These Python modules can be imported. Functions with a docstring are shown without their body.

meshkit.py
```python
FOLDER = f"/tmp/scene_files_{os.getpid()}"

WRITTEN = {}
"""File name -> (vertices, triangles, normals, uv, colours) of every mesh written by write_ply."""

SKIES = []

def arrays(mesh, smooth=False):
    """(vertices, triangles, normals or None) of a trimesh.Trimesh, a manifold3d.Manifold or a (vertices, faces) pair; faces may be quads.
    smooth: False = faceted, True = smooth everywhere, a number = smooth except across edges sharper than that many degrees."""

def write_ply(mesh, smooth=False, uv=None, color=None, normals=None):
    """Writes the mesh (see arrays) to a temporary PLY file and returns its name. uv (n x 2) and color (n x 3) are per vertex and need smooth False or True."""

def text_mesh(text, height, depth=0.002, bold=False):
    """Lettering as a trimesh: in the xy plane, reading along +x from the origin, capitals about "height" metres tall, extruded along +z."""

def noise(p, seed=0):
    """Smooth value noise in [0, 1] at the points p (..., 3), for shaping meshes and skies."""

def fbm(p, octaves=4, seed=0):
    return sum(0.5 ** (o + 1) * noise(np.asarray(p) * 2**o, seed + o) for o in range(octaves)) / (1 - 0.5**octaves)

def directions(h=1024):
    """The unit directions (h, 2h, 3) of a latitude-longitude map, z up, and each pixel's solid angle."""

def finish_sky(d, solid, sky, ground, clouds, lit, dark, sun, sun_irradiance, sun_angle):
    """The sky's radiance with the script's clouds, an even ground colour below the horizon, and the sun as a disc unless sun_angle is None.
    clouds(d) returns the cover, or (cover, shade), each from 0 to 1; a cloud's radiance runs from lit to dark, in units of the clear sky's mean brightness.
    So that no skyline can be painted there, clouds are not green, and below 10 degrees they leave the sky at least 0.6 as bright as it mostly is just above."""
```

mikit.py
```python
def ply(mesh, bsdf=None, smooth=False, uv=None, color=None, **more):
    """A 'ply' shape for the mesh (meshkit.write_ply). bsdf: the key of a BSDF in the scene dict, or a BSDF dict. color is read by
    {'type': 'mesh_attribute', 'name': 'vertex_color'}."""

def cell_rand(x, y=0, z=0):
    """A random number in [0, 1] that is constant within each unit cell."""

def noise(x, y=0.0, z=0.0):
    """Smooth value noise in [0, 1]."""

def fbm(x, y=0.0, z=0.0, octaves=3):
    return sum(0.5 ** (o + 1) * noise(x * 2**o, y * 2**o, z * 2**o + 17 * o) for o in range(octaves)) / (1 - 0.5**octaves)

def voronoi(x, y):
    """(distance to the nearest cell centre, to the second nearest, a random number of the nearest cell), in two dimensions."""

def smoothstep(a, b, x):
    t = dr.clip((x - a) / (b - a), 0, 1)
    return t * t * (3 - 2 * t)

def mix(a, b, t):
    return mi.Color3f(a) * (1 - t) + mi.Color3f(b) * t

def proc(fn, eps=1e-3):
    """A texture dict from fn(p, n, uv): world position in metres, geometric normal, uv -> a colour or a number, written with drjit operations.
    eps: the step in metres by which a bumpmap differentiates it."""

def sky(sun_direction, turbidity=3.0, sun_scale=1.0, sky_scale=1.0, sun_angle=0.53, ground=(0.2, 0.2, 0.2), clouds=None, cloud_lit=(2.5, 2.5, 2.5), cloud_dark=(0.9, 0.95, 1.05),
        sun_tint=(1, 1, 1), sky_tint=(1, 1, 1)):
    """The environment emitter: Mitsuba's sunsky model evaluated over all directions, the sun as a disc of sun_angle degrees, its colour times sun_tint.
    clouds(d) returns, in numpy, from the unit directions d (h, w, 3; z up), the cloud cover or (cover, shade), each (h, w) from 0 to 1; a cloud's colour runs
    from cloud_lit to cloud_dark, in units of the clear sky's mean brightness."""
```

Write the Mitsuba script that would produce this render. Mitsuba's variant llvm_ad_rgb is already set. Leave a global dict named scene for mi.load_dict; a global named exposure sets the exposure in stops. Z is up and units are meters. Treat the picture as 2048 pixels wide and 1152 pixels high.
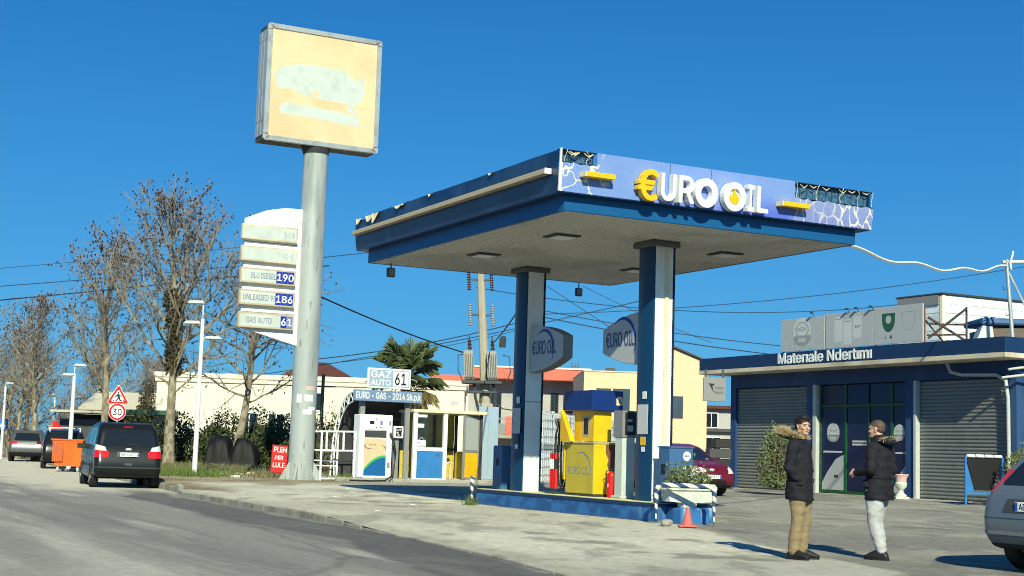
import math, random
import numpy as np, trimesh, drjit as dr, mitsuba as mi, mikit, meshkit
import manifold3d as m3
from shapely.geometry import Polygon, Point, box as sbox
from shapely import affinity
from mikit import proc, fbm, noise, voronoi, smoothstep, mix, cell_rand
random.seed(7); RNG = np.random.default_rng(7)
scene, labels = {}, {}

# ---------------------------------------------------------------- camera, sky, exposure
CAM_Z, PITCH, ROLL = 1.2189, 0.113043, 0.0304347
fwd = np.array([0, math.cos(PITCH), math.sin(PITCH)])
upc = np.array([0, -math.sin(PITCH), math.cos(PITCH)])
up = upc * math.cos(ROLL) - np.array([1.0, 0, 0]) * math.sin(ROLL)
eye = np.array([0, 0, CAM_Z])
scene['camera'] = {'type': 'perspective', 'fov': 38.8727, 'fov_axis': 'x', 'near_clip': 0.1, 'far_clip': 6000.0,
                   'to_world': mi.ScalarTransform4f().look_at(origin=eye.tolist(), target=(eye + fwd).tolist(), up=up.tolist())}
SUN_EL, SUN_AZ = math.radians(29.5), math.radians(-83.0)
SUN = [math.cos(SUN_EL) * math.cos(SUN_AZ), math.cos(SUN_EL) * math.sin(SUN_AZ), math.sin(SUN_EL)]
def horizon_haze(d):
    el = np.degrees(np.arcsin(np.clip(d[..., 2], -1, 1)))
    return 0.6 * np.exp(-np.maximum(el, 0) / 7.0) * (0.85 + 0.3 * meshkit.fbm(d * [2.0, 2.0, 5.0], 3))
scene['sky_light'] = mikit.sky(SUN, turbidity=3.2, clouds=horizon_haze, cloud_lit=(1.4, 3.0, 3.8), sky_tint=(0.034, 0.385, 0.75), sun_tint=(0.86, 1.07, 1.16))
exposure = 2.28

# ---------------------------------------------------------------- helpers
TH = 0.479
N0 = np.array([0.818, 23.492])
U, V = np.array([math.cos(TH), math.sin(TH)]), np.array([-math.sin(TH), math.cos(TH)])
Z3 = np.array([0, 0, 1.0]); U3 = np.array([U[0], U[1], 0]); V3 = np.array([V[0], V[1], 0])

def frame(x, y, z=0.0, ang=0.0):
    c, s = math.cos(ang), math.sin(ang)
    m = np.eye(4); m[:3, :3] = [[c, -s, 0], [s, c, 0], [0, 0, 1]]; m[:3, 3] = [x, y, z]
    return m
def axes(o, ax, ay, az=None):
    """local x -> ax, y -> ay, z -> az, origin o"""
    ax, ay = np.asarray(ax, float), np.asarray(ay, float)
    az = np.cross(ax, ay) if az is None else np.asarray(az, float)
    m = np.eye(4); m[:3, 0], m[:3, 1], m[:3, 2], m[:3, 3] = ax, ay, az, o
    return m
CF = frame(N0[0], N0[1], 0, TH)                 # forecourt frame: x along the front, y away along the road
def smooth01(a, b, x):
    t = np.clip((x - a) / (b - a), 0, 1); return t * t * (3 - 2 * t)
def gz(x, y):
    """height of forecourt and verge"""
    return (0.09 * smooth01(20.5, 25.5, y) + 0.11 * smooth01(34, 45, y)) * smooth01(-19.5, -12.5, np.asarray(x, float))

class B:
    """collects triangles of one mesh"""
    def __init__(s, M=None): s.v, s.f, s.n, s.M = [], [], 0, M
    def add(s, v, f, M=None):
        v = np.asarray(v, float); f = np.asarray(f, int)
        if f.shape[1] == 4: f = np.vstack([f[:, [0, 1, 2]], f[:, [0, 2, 3]]])
        if M is not None:
            v = v @ M[:3, :3].T + M[:3, 3]
            if np.linalg.det(M[:3, :3]) < 0: f = f[:, ::-1]
        s.v.append(v); s.f.append(f + s.n); s.n += len(v); return s
    def mesh(s, m, M=None):
        if hasattr(m, 'to_mesh'):
            q = m.to_mesh(); return s.add(q.vert_properties[:, :3], q.tri_verts, M)
        return s.add(m.vertices, m.faces, M)
    def box(s, x0, x1, y0, y1, z0, z1, c=0.0, M=None):
        if c <= 0:
            v = [[x, y, z] for x in (x0, x1) for y in (y0, y1) for z in (z0, z1)]
            f = [[0, 1, 3, 2], [4, 6, 7, 5], [0, 4, 5, 1], [2, 3, 7, 6], [0, 2, 6, 4], [1, 5, 7, 3]]
            return s.add(v, f, M)
        p = []
        for x, dx in ((x0, c), (x1, -c)):
            for y, dy in ((y0, c), (y1, -c)):
                for z, dz in ((z0, c), (z1, -c)):
                    p += [[x, y + dy, z + dz], [x + dx, y, z + dz], [x + dx, y + dy, z]]
        return s.mesh(m3.Manifold.hull_points(np.array(p)), M)
    def cyl(s, p0, p1, r0, r1=None, n=12, M=None, caps=True):
        return s.tube([p0, p1], [r0, r0 if r1 is None else r1], n, M, caps)
    def tube(s, pts, rad, n=6, M=None, caps=True):
        p = np.asarray(pts, float); k = len(p); rad = np.broadcast_to(rad, (k,))
        t = np.gradient(p, axis=0); t /= np.linalg.norm(t, axis=1, keepdims=True) + 1e-12
        ref = np.array([0, 0, 1.0]) if abs(t[:, 2]).mean() < 0.85 else np.array([1.0, 0, 0])
        a = np.cross(t, ref); a /= np.linalg.norm(a, axis=1, keepdims=True) + 1e-12
        b = np.cross(t, a); th = np.arange(n) * 2 * np.pi / n
        v = p[:, None] + rad[:, None, None] * (np.cos(th)[None, :, None] * a[:, None] + np.sin(th)[None, :, None] * b[:, None])
        i, j = np.meshgrid(np.arange(k - 1), np.arange(n), indexing='ij')
        q = np.stack([i * n + j, i * n + (j + 1) % n, (i + 1) * n + (j + 1) % n, (i + 1) * n + j], -1).reshape(-1, 4)
        v = v.reshape(-1, 3); f = np.vstack([q[:, [0, 1, 2]], q[:, [0, 2, 3]]])
        if caps:
            v = np.vstack([v, p[0], p[-1]]); o = k * n; jj = np.arange(n)
            f = np.vstack([f, np.stack([jj * 0 + o, (jj + 1) % n, jj], 1), np.stack([jj * 0 + o + 1, o - n + jj, o - n + (jj + 1) % n], 1)])
        return s.add(v, f, M)
    def lathe(s, prof, n=20, M=None):
        prof = np.asarray(prof, float); k = len(prof); th = np.arange(n) * 2 * np.pi / n
        v = np.stack([prof[:, :1] * np.cos(th), prof[:, :1] * np.sin(th), np.repeat(prof[:, 1:], n, 1)], -1).reshape(-1, 3)
        i, j = np.meshgrid(np.arange(k - 1), np.arange(n), indexing='ij')
        q = np.stack([i * n + j, i * n + (j + 1) % n, (i + 1) * n + (j + 1) % n, (i + 1) * n + j], -1).reshape(-1, 4)
        return s.add(v, q, M)
    def poly(s, pg, depth, M=None, z0=0.0):
        """extrude a polygon (points or shapely) in the local xy plane by depth along z"""
        pg = pg if hasattr(pg, 'geom_type') else Polygon(pg)
        pg = pg.buffer(0)
        for g in getattr(pg, 'geoms', [pg]):
            m = trimesh.creation.extrude_polygon(g, depth, engine='earcut'); m.vertices[:, 2] += z0; s.mesh(m, M)
        return s
    def text(s, txt, h, depth=0.004, bold=True, M=None, width=None, center=False):
        m = meshkit.text_mesh(txt, h, depth, bold); v = np.array(m.vertices)
        v[:, 0] -= v[:, 0].min()
        if width: v[:, 0] *= width / v[:, 0].max()
        if center: v[:, 0] -= v[:, 0].max() / 2
        return s.add(v, m.faces, M)
    def quad(s, a, b, c, d, M=None): return s.add([a, b, c, d], [[0, 1, 2, 3]], M)
    def arrays(s):
        v = np.vstack(s.v)
        if s.M is not None: v = v @ s.M[:3, :3].T + s.M[:3, 3]
        return v, np.vstack(s.f)

def uniq(key):
    if key not in scene and key not in labels and not any(k.startswith(key + '__') for k in scene): return key
    i = 1
    while f'{key}_{i:03d}' in scene or f'{key}_{i:03d}' in labels: i += 1
    return f'{key}_{i:03d}'
def put(key, b, mat, smooth=False, label=None, cat=None, group=None, kind=None):
    key = uniq(key)
    scene[key] = mikit.ply(b.arrays() if isinstance(b, B) else b, mat, smooth)
    e = {k: x for k, x in (('label', label), ('category', cat), ('group', group), ('kind', kind)) if x}
    if e: labels[key] = e
    return key
def thing(name, label, cat, group=None):
    key = uniq(name); labels[key] = {'label': label, 'category': cat}
    if group: labels[key]['group'] = group
    return key
def part(parent, name, b, mat, smooth=False, label=None, kind=None):
    return put(f'{parent}__{name}', b, mat, smooth, label=label, kind=kind)

# ---------------------------------------------------------------- materials
def S(p):
    x, y = p.x - float(N0[0]), p.y - float(N0[1])
    return x * float(U[0]) + y * float(U[1]), x * float(V[0]) + y * float(V[1])
def mat(name, rgb, rough=0.6, metal=0.0, spec=0.4, vary=0.0, scale=2.0, tint=None, two=True, **kw):
    """principled paint; vary > 0 mottles it with grime of colour tint"""
    col = {'type': 'rgb', 'value': list(rgb)}
    if vary > 0:
        dirt = tint or [c * 0.45 for c in rgb]
        def fn(p, n, uv, rgb=rgb, dirt=dirt, vary=vary, scale=scale):
            a = fbm(p.x * scale, p.y * scale, p.z * scale * 0.6, 4)
            return mix(rgb, dirt, dr.clip(smoothstep(0.42, 0.75, a) * vary + (a - 0.5) * vary * 0.35, 0, 1))
        col = proc(fn)
    m = {'type': 'principled', 'base_color': col, 'roughness': rough, 'metallic': metal, 'specular': spec, **kw}
    scene[name] = {'type': 'twosided', 'bsdf': m} if two else m
    return name
def f_road(p, n, uv):
    s, t = S(p)
    big = fbm(s * 0.35, t * 0.06, 0.0, 4); mid = fbm(s * 1.3, t * 0.5, 3.0, 4); fine = fbm(p.x * 14, p.y * 14, 1.0, 2)
    g = mix((0.135, 0.132, 0.124), (0.225, 0.218, 0.198), smoothstep(0.36, 0.62, big))
    streak = fbm(s * 2.2, t * 0.16, 13.0, 4)
    g = mix(g, (0.092, 0.092, 0.09), smoothstep(0.50, 0.68, streak) * 0.55)
    g = mix(g, (0.27, 0.262, 0.235), smoothstep(0.56, 0.74, fbm(s * 1.6, t * 0.22, 31.0, 4)) * 0.5)
    q1, q2, qc = voronoi(s * 0.16 + 0.15 * (mid - 0.5), t * 0.055 + 3.3)
    g = g * (0.86 + 0.26 * qc)
    g = mix(g, (0.075, 0.075, 0.074), (1 - smoothstep(0.006, 0.02, q2 - q1)) * 0.45)
    kerb = dr.select(t > 13.5, -2.5 + (t - 13.5) * 0.12, -2.95 + t * 0.033 - dr.square(dr.minimum(t, 0)) * 0.012)
    d = kerb - s + (fbm(t * 0.8, s * 0.5, 7.0, 3) - 0.5) * 0.5
    wid = 1.15 + 0.55 * fbm(t * 0.25, 0.0, 5.0, 2) - smoothstep(9, 17, t) * 0.5
    strip = smoothstep(0.12, 0.3, d) * (1 - smoothstep(wid, wid + 0.22, d)) * (1 - smoothstep(20, 24, t))
    g = mix(g, (0.058, 0.058, 0.062), strip * (0.75 + 0.35 * (mid - 0.5)))
    dust = smoothstep(14, 20, t) * smoothstep(-5.6, -4.2, s + (mid - 0.5) * 2.5) * (1 - smoothstep(70, 110, t))
    g = mix(g, (0.34, 0.32, 0.265), dust * 0.85)
    track = smoothstep(0.3, 0.9, dr.abs(s + 7.0 + (big - 0.5) * 1.2)) 
    g = mix(mix(g, (0.10, 0.10, 0.098), 0.45), g, track)
    far = smoothstep(-8.0, -9.5, s) * 0.35
    g = mix(g, (0.10, 0.098, 0.092), far)
    v1, v2, _ = voronoi(s * 0.45 + 0.35 * mid, t * 0.22 + 0.3 * big)
    crack = (1 - smoothstep(0.0, 0.018, v2 - v1)) * smoothstep(0.5, 0.6, fbm(s * 0.3, t * 0.2, 11.0, 2))
    g = mix(g, (0.30, 0.285, 0.24), crack * 0.55)
    return g * (0.84 + 0.32 * fine)
def f_fore(p, n, uv):
    s, t = S(p)
    big = fbm(s * 0.3, t * 0.3, 0.0, 4); mid = fbm(p.x * 1.8, p.y * 0.7, 3.0, 4); fine = fbm(p.x * 12, p.y * 12, 1.0, 2)
    conc = mix((0.36, 0.345, 0.285), (0.27, 0.26, 0.22), smoothstep(0.35, 0.7, big))
    conc = mix(conc, (0.15, 0.145, 0.125), smoothstep(0.55, 0.75, mid) * 0.6)
    asph = mix((0.185, 0.178, 0.155), (0.135, 0.13, 0.118), smoothstep(0.35, 0.7, big))
    asph = mix(asph, (0.25, 0.24, 0.20), smoothstep(0.58, 0.75, mid) * 0.5)
    edge = dr.minimum(s - (1.55 + 0.31 * (t + 3.0)) + (mid - 0.5) * 0.7, 9.0)
    a = smoothstep(-0.12, 0.12, edge) * smoothstep(2.0, -0.5, t - 1.5)
    a = dr.maximum(a, smoothstep(3.6, 4.6, s + (mid - 0.5)))
    g = mix(conc, asph, a)
    oil = smoothstep(0.62, 0.74, fbm(s * 1.1, t * 1.1, 21.0, 3)) * smoothstep(-2.2, -1.0, s)
    g = mix(g, (0.09, 0.088, 0.08), oil * 0.6)
    soil = smoothstep(17.5, 20.5, t + (mid - 0.5) * 2.4) * (1 - smoothstep(4.0, 5.2, s)) 
    soil = dr.maximum(soil, smoothstep(13.8, 14.6, t + (mid - 0.5) * 1.6) * (1 - smoothstep(-1.4, -0.2, s)))
    earth = mix((0.13, 0.105, 0.07), (0.20, 0.17, 0.12), smoothstep(0.4, 0.65, mid))
    g = mix(g, earth, soil)
    kerb = -2.95 + t * 0.033 - dr.square(dr.minimum(t, 0)) * 0.012
    gut = 1 - smoothstep(0.0, 0.5, s - kerb + (mid - 0.5) * 0.3)
    g = mix(g, (0.20, 0.185, 0.15), gut * 0.5)
    return g * (0.80 + 0.4 * fine)
def f_fascia(p, n, uv):
    s, t = S(p)
    d = dr.abs(s * 1.0)
    left = smoothstep(0.62, 0.35, s + (noise(s * 3, p.z * 3) - 0.5) * 0.5)
    right = smoothstep(4.56, 4.62, s)
    base = mix((0.165, 0.27, 0.60), (0.085, 0.14, 0.56), smoothstep(1.0, 3.2, s) * smoothstep(5.9, 5.5, p.z))
    base = mix(base, (0.22, 0.29, 0.55), smoothstep(0.45, 0.7, fbm(s * 1.4, p.z * 3.0, 0.0, 3)) * 0.6)
    base = mix(base, (0.25, 0.28, 0.45), right * 0.6)
    wx, wz = (fbm(s * 4, p.z * 4, 2.0, 3) - 0.5) * 1.3, (fbm(s * 4, p.z * 4, 9.0, 3) - 0.5) * 1.0
    a1, a2, _ = voronoi(s * 5.6 + wx * 0.7, p.z * 3.0 + wz * 0.7)
    b1, b2, _ = voronoi(s * 3.0 + 4.0 + wx, p.z * 3.2 + wz)
    gone = smoothstep(0.22, 0.38, fbm(s * 2.2, p.z * 2.6, 17.0, 3))
    wv = 0.09 + 0.10 * noise(s * 3.1, p.z * 4.0, 5.0)
    ck = (1 - smoothstep(0.03, wv, a2 - a1)) * right * (0.35 + 0.65 * gone)
    ck = dr.maximum(ck, (1 - smoothstep(0.03, 0.10, b2 - b1)) * left)
    ck = dr.maximum(ck, 1 - smoothstep(0.03, 0.05, s + 0.22))
    return mix(base, (0.72, 0.70, 0.58), ck)
def f_bark(p, n, uv):
    a = fbm(p.x * 9, p.y * 9, p.z * 4, 3)
    g = mix((0.20, 0.165, 0.115), (0.33, 0.29, 0.21), smoothstep(0.4, 0.6, a))
    return mix(g, (0.10, 0.085, 0.06), smoothstep(0.58, 0.7, fbm(p.x * 5, p.y * 5, p.z * 2 + 9, 3)))
def f_tan(p, n, uv):
    a = fbm(p.x * 1.2, p.y * 1.2, p.z * 0.9, 4)
    line = 1 - smoothstep(0.006, 0.02, dr.abs(p.z - 12.0 + (p.x + 6) * 0.03 + 0.03 * noise(p.x * 2, p.z)))
    g = mix((0.76, 0.54, 0.34), (0.69, 0.47, 0.28), smoothstep(0.35, 0.7, a))
    return mix(g, (0.6, 0.42, 0.24), line * 0.5)
def f_pole(p, n, uv):
    a = fbm(p.x * 3, p.y * 3, p.z * 0.5, 4); b = fbm(p.x * 14, p.y * 14, p.z * 1.6, 3)
    g = mix((0.36, 0.395, 0.39), (0.26, 0.29, 0.29), smoothstep(0.4, 0.7, a))
    return mix(g, (0.16, 0.15, 0.13), smoothstep(0.66, 0.78, b) * 0.7)
def f_stripe(p, n, uv):
    k = dr.sin((p.z * 1.0 + (p.x * 0.62 + p.y * 0.35)) * 38.0)
    return mix((0.75, 0.72, 0.58), (0.03, 0.07, 0.16), smoothstep(-0.15, 0.15, k))
def f_island(p, n, uv):
    a = fbm(p.x * 4, p.y * 4, p.z * 5, 3)
    drip = fbm(p.x * 11, p.y * 11, p.z * 0.7, 2)
    s, t = S(p)
    wash = smoothstep(0.52, 0.7, drip) * smoothstep(1.7, 1.2, t) * smoothstep(0.16, 0.22, t) * smoothstep(0.1, 0.35, p.z)
    g = mix((0.035, 0.155, 0.40), (0.02, 0.095, 0.27), smoothstep(0.4, 0.65, a))
    g = mix(g, (0.30, 0.47, 0.62), wash * 0.8)
    return mix(g, (0.10, 0.11, 0.11), smoothstep(0.17, 0.09, p.z + 0.05 * a) * 0.6)
def f_jacket(p, n, uv):
    return mix((0.007, 0.008, 0.012), (0.024, 0.025, 0.032), fbm(p.x * 18, p.y * 18, p.z * 14, 3))
def f_wall(p, n, uv):
    a = fbm(p.x * 0.9, p.y * 0.9, p.z * 0.35, 4)
    g = mix((0.013, 0.05, 0.15), (0.03, 0.075, 0.18), smoothstep(0.4, 0.68, a))
    return mix(g, (0.05, 0.055, 0.06), smoothstep(0.9, 0.2, p.z + a) * 0.6)
def f_cladding(p, n, uv):
    a = fbm(p.x * 0.35, p.y * 0.35, p.z * 1.8, 3)
    return mix((0.76, 0.82, 0.84), (0.58, 0.64, 0.65), smoothstep(0.4, 0.7, a))
def f_soffit(p, n, uv):
    a = fbm(p.x * 0.7, p.y * 0.7, 0.0, 4)
    return mix((0.60, 0.575, 0.52), (0.46, 0.44, 0.39), smoothstep(0.35, 0.68, a))
def f_ply(p, n, uv):
    a = fbm(p.x * 1.3, p.y * 1.3, p.z * 0.6, 4)
    return mix((0.007, 0.028, 0.085), (0.02, 0.055, 0.13), smoothstep(0.45, 0.7, a))
def pmat(name, fn, rough=0.8, spec=0.3, metal=0.0, **kw):
    scene[name] = {'type': 'twosided', 'bsdf': {'type': 'principled', 'base_color': proc(fn), 'roughness': rough, 'specular': spec, 'metallic': metal, **kw}}
for nm, fn, ro, sp in (('road_asphalt', f_road, 0.85, 0.25), ('forecourt_surface', f_fore, 0.85, 0.25), ('fascia_film', f_fascia, 0.45, 0.4), ('bark', f_bark, 0.9, 0.2),
                       ('tan_panel', f_tan, 0.55, 0.35), ('pole_paint', f_pole, 0.36, 0.55), ('hazard_stripe', f_stripe, 0.6, 0.35), ('island_paint', f_island, 0.6, 0.35),
                       ('jacket_cloth', f_jacket, 0.85, 0.2), ('blue_wall', f_wall, 0.6, 0.35), ('white_cladding', f_cladding, 0.5, 0.4), ('soffit_paint', f_soffit, 0.6, 0.3),
                       ('navy_film', f_ply, 0.35, 0.45)):
    pmat(nm, fn, ro, sp)
mat('navy', (0.008, 0.032, 0.10), 0.4); mat('trim_blue', (0.006, 0.085, 0.24), 0.4); mat('column_blue', (0.003, 0.042, 0.115), 0.4); mat('dark_navy', (0.006, 0.014, 0.035), 0.5)
mat('white_paint', (0.77, 0.79, 0.80), 0.45, vary=0.25, scale=3.0, tint=(0.5, 0.49, 0.45)); mat('white_clean', (0.79, 0.81, 0.82), 0.4)
mat('cream', (0.70, 0.60, 0.40), 0.5); mat('beige', (0.45, 0.38, 0.26), 0.6); mat('eave_cream', (0.60, 0.53, 0.40), 0.7, vary=0.5, scale=1.5)
mat('yellow', (0.80, 0.47, 0.01), 0.35, vary=0.2, scale=3); mat('header_navy', (0.006, 0.028, 0.16), 0.35); mat('cap_grey', (0.11, 0.125, 0.12), 0.7); mat('olive_yellow', (0.55, 0.43, 0.045), 0.5, vary=0.2, scale=3)
mat('red', (0.55, 0.012, 0.012), 0.35); mat('orange', (0.85, 0.15, 0.025), 0.4, vary=0.3, scale=3)
mat('black', (0.012, 0.012, 0.013), 0.5); mat('dark_grey', (0.05, 0.052, 0.055), 0.5); mat('grey', (0.22, 0.225, 0.23), 0.5); mat('light_grey', (0.45, 0.47, 0.47), 0.5)
mat('galvanised', (0.42, 0.45, 0.45), 0.4, 0.35, vary=0.35, scale=4); mat('alu', (0.5, 0.52, 0.53), 0.35, 0.7); mat('rust_orange', (0.42, 0.10, 0.035), 0.7); mat('rust', (0.16, 0.065, 0.035), 0.8)
mat('concrete', (0.34, 0.33, 0.29), 0.85, vary=0.5, scale=2.5); mat('kerb_stone', (0.25, 0.24, 0.20), 0.9, vary=0.6, scale=3)
mat('island_top', (0.42, 0.42, 0.20), 0.75, vary=0.5, scale=3); mat('board_white', (0.74, 0.77, 0.77), 0.45, vary=0.2, scale=2)
mat('panel_pale', (0.52, 0.575, 0.54), 0.5, vary=0.2, scale=4); mat('sign_blue', (0.012, 0.03, 0.33), 0.4); mat('sign_blue_pale', (0.14, 0.18, 0.48), 0.4)
mat('grey_text', (0.19, 0.22, 0.29), 0.5); mat('dispenser_tan', (0.68, 0.47, 0.30), 0.45); mat('green', (0.05, 0.42, 0.08), 0.45); mat('sea_blue', (0.01, 0.11, 0.30), 0.4)
mat('door_blue', (0.035, 0.19, 0.48), 0.4, vary=0.2, scale=3); mat('header_blue', (0.16, 0.25, 0.40), 0.5, vary=0.3, scale=4); mat('pale_blue', (0.27, 0.37, 0.47), 0.5)
mat('sign_grey', (0.42, 0.44, 0.46), 0.4); mat('banner_grey', (0.40, 0.42, 0.43), 0.6, vary=0.15, scale=0.8, tint=(0.33, 0.36, 0.36)); mat('banner_dark', (0.26, 0.29, 0.30), 0.6)
mat('banner_light', (0.52, 0.54, 0.54), 0.6); mat('shop_green', (0.006, 0.075, 0.025), 0.4); mat('glass_navy', (0.006, 0.012, 0.06), 0.15, spec=0.3); mat('mesh_blue', (0.05, 0.15, 0.28), 0.6, vary=0.4, scale=5); mat('truss_dark', (0.07, 0.05, 0.045), 0.8); mat('banner_green', (0.02, 0.10, 0.06), 0.5)
mat('shutter_grey', (0.20, 0.215, 0.21), 0.45, 0.2, vary=0.2, scale=2); mat('box_blue', (0.05, 0.13, 0.28), 0.5, vary=0.2, scale=3)
mat('cream_wall', (0.72, 0.67, 0.56), 0.85, vary=0.15, scale=0.5, tint=(0.6, 0.55, 0.42)); mat('yellow_wall', (0.80, 0.535, 0.345), 0.85, vary=0.12, scale=0.5, tint=(0.7, 0.52, 0.3))
mat('coral', (0.60, 0.16, 0.11), 0.8, vary=0.15, scale=0.8); mat('grey_wall', (0.42, 0.41, 0.40), 0.85, vary=0.2, scale=0.6); mat('roof_red', (0.10, 0.035, 0.028), 0.85, vary=0.3, scale=2)
mat('ground_earth', (0.16, 0.14, 0.09), 0.95, vary=0.5, scale=0.3); mat('grass', (0.10, 0.15, 0.03), 0.8); mat('dry_grass', (0.17, 0.15, 0.075), 0.9)
mat('hedge_leaf', (0.045, 0.062, 0.02), 0.6); mat('shrub_leaf', (0.08, 0.11, 0.035), 0.6); mat('bush_leaf', (0.13, 0.16, 0.07), 0.6); mat('hedge_light', (0.17, 0.19, 0.05), 0.6)
mat('twig', (0.15, 0.115, 0.085), 0.9); mat('twig_grey', (0.22, 0.19, 0.155), 0.9); mat('seed', (0.060, 0.035, 0.025), 0.9); mat('ivy', (0.065, 0.058, 0.028), 0.8)
mat('palm_leaf', (0.085, 0.11, 0.045), 0.5); mat('palm_dry', (0.26, 0.20, 0.09), 0.7); mat('tarp', (0.007, 0.007, 0.008), 0.62, spec=0.25)
mat('rubber', (0.018, 0.018, 0.018), 0.7); mat('wheel_alloy', (0.5, 0.5, 0.5), 0.3, 0.8); mat('glass_dark', (0.012, 0.016, 0.02), 0.06, spec=0.7)
mat('glass_blue', (0.05, 0.08, 0.12), 0.08, spec=0.7); mat('tail_red', (0.55, 0.01, 0.015), 0.15, spec=0.6); mat('lamp_clear', (0.6, 0.55, 0.55), 0.12, spec=0.7)
mat('car_black', (0.008, 0.010, 0.010), 0.25, spec=0.35, clearcoat=0.35, clearcoat_gloss=0.9); mat('car_grey', (0.13, 0.135, 0.14), 0.3, 0.5, clearcoat=0.8, clearcoat_gloss=0.9)
mat('car_silver', (0.16, 0.20, 0.24), 0.32, 0.45, clearcoat=0.8, clearcoat_gloss=0.9); mat('car_red', (0.13, 0.006, 0.016), 0.22, 0.1, clearcoat=1.0, clearcoat_gloss=0.95)
mat('car_white', (0.6, 0.6, 0.58), 0.3, clearcoat=0.8)
mat('plate_white', (0.78, 0.80, 0.82), 0.4); mat('plate_blue', (0.02, 0.08, 0.40), 0.4); mat('insulator', (0.07, 0.035, 0.03), 0.25); mat('transformer', (0.30, 0.30, 0.27), 0.55)
mat('pole_concrete', (0.38, 0.345, 0.27), 0.85, vary=0.3, scale=1.5); mat('skin', (0.52, 0.30, 0.21), 0.5); mat('hair_black', (0.012, 0.010, 0.009), 0.6); mat('hair_brown', (0.085, 0.055, 0.038), 0.65)
mat('fur', (0.42, 0.33, 0.20), 0.9); mat('chino', (0.25, 0.185, 0.105), 0.85, vary=0.25, scale=9); mat('sweatpants', (0.43, 0.44, 0.45), 0.9, vary=0.2, scale=9)
mat('shoe', (0.013, 0.013, 0.014), 0.55); mat('lip', (0.38, 0.13, 0.11), 0.5); mat('eye_dark', (0.02, 0.015, 0.012), 0.3); mat('shirt_pale', (0.55, 0.56, 0.62), 0.8); mat('glass_frost', (0.36, 0.39, 0.38), 0.25, vary=0.3, scale=1.2)
mat('cone_red', (0.62, 0.13, 0.11), 0.6); mat('stone_pale', (0.62, 0.66, 0.58), 0.7, vary=0.4, scale=6); mat('tote_white', (0.72, 0.76, 0.77), 0.35); mat('litter_white', (0.75, 0.74, 0.70), 0.8)
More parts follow.
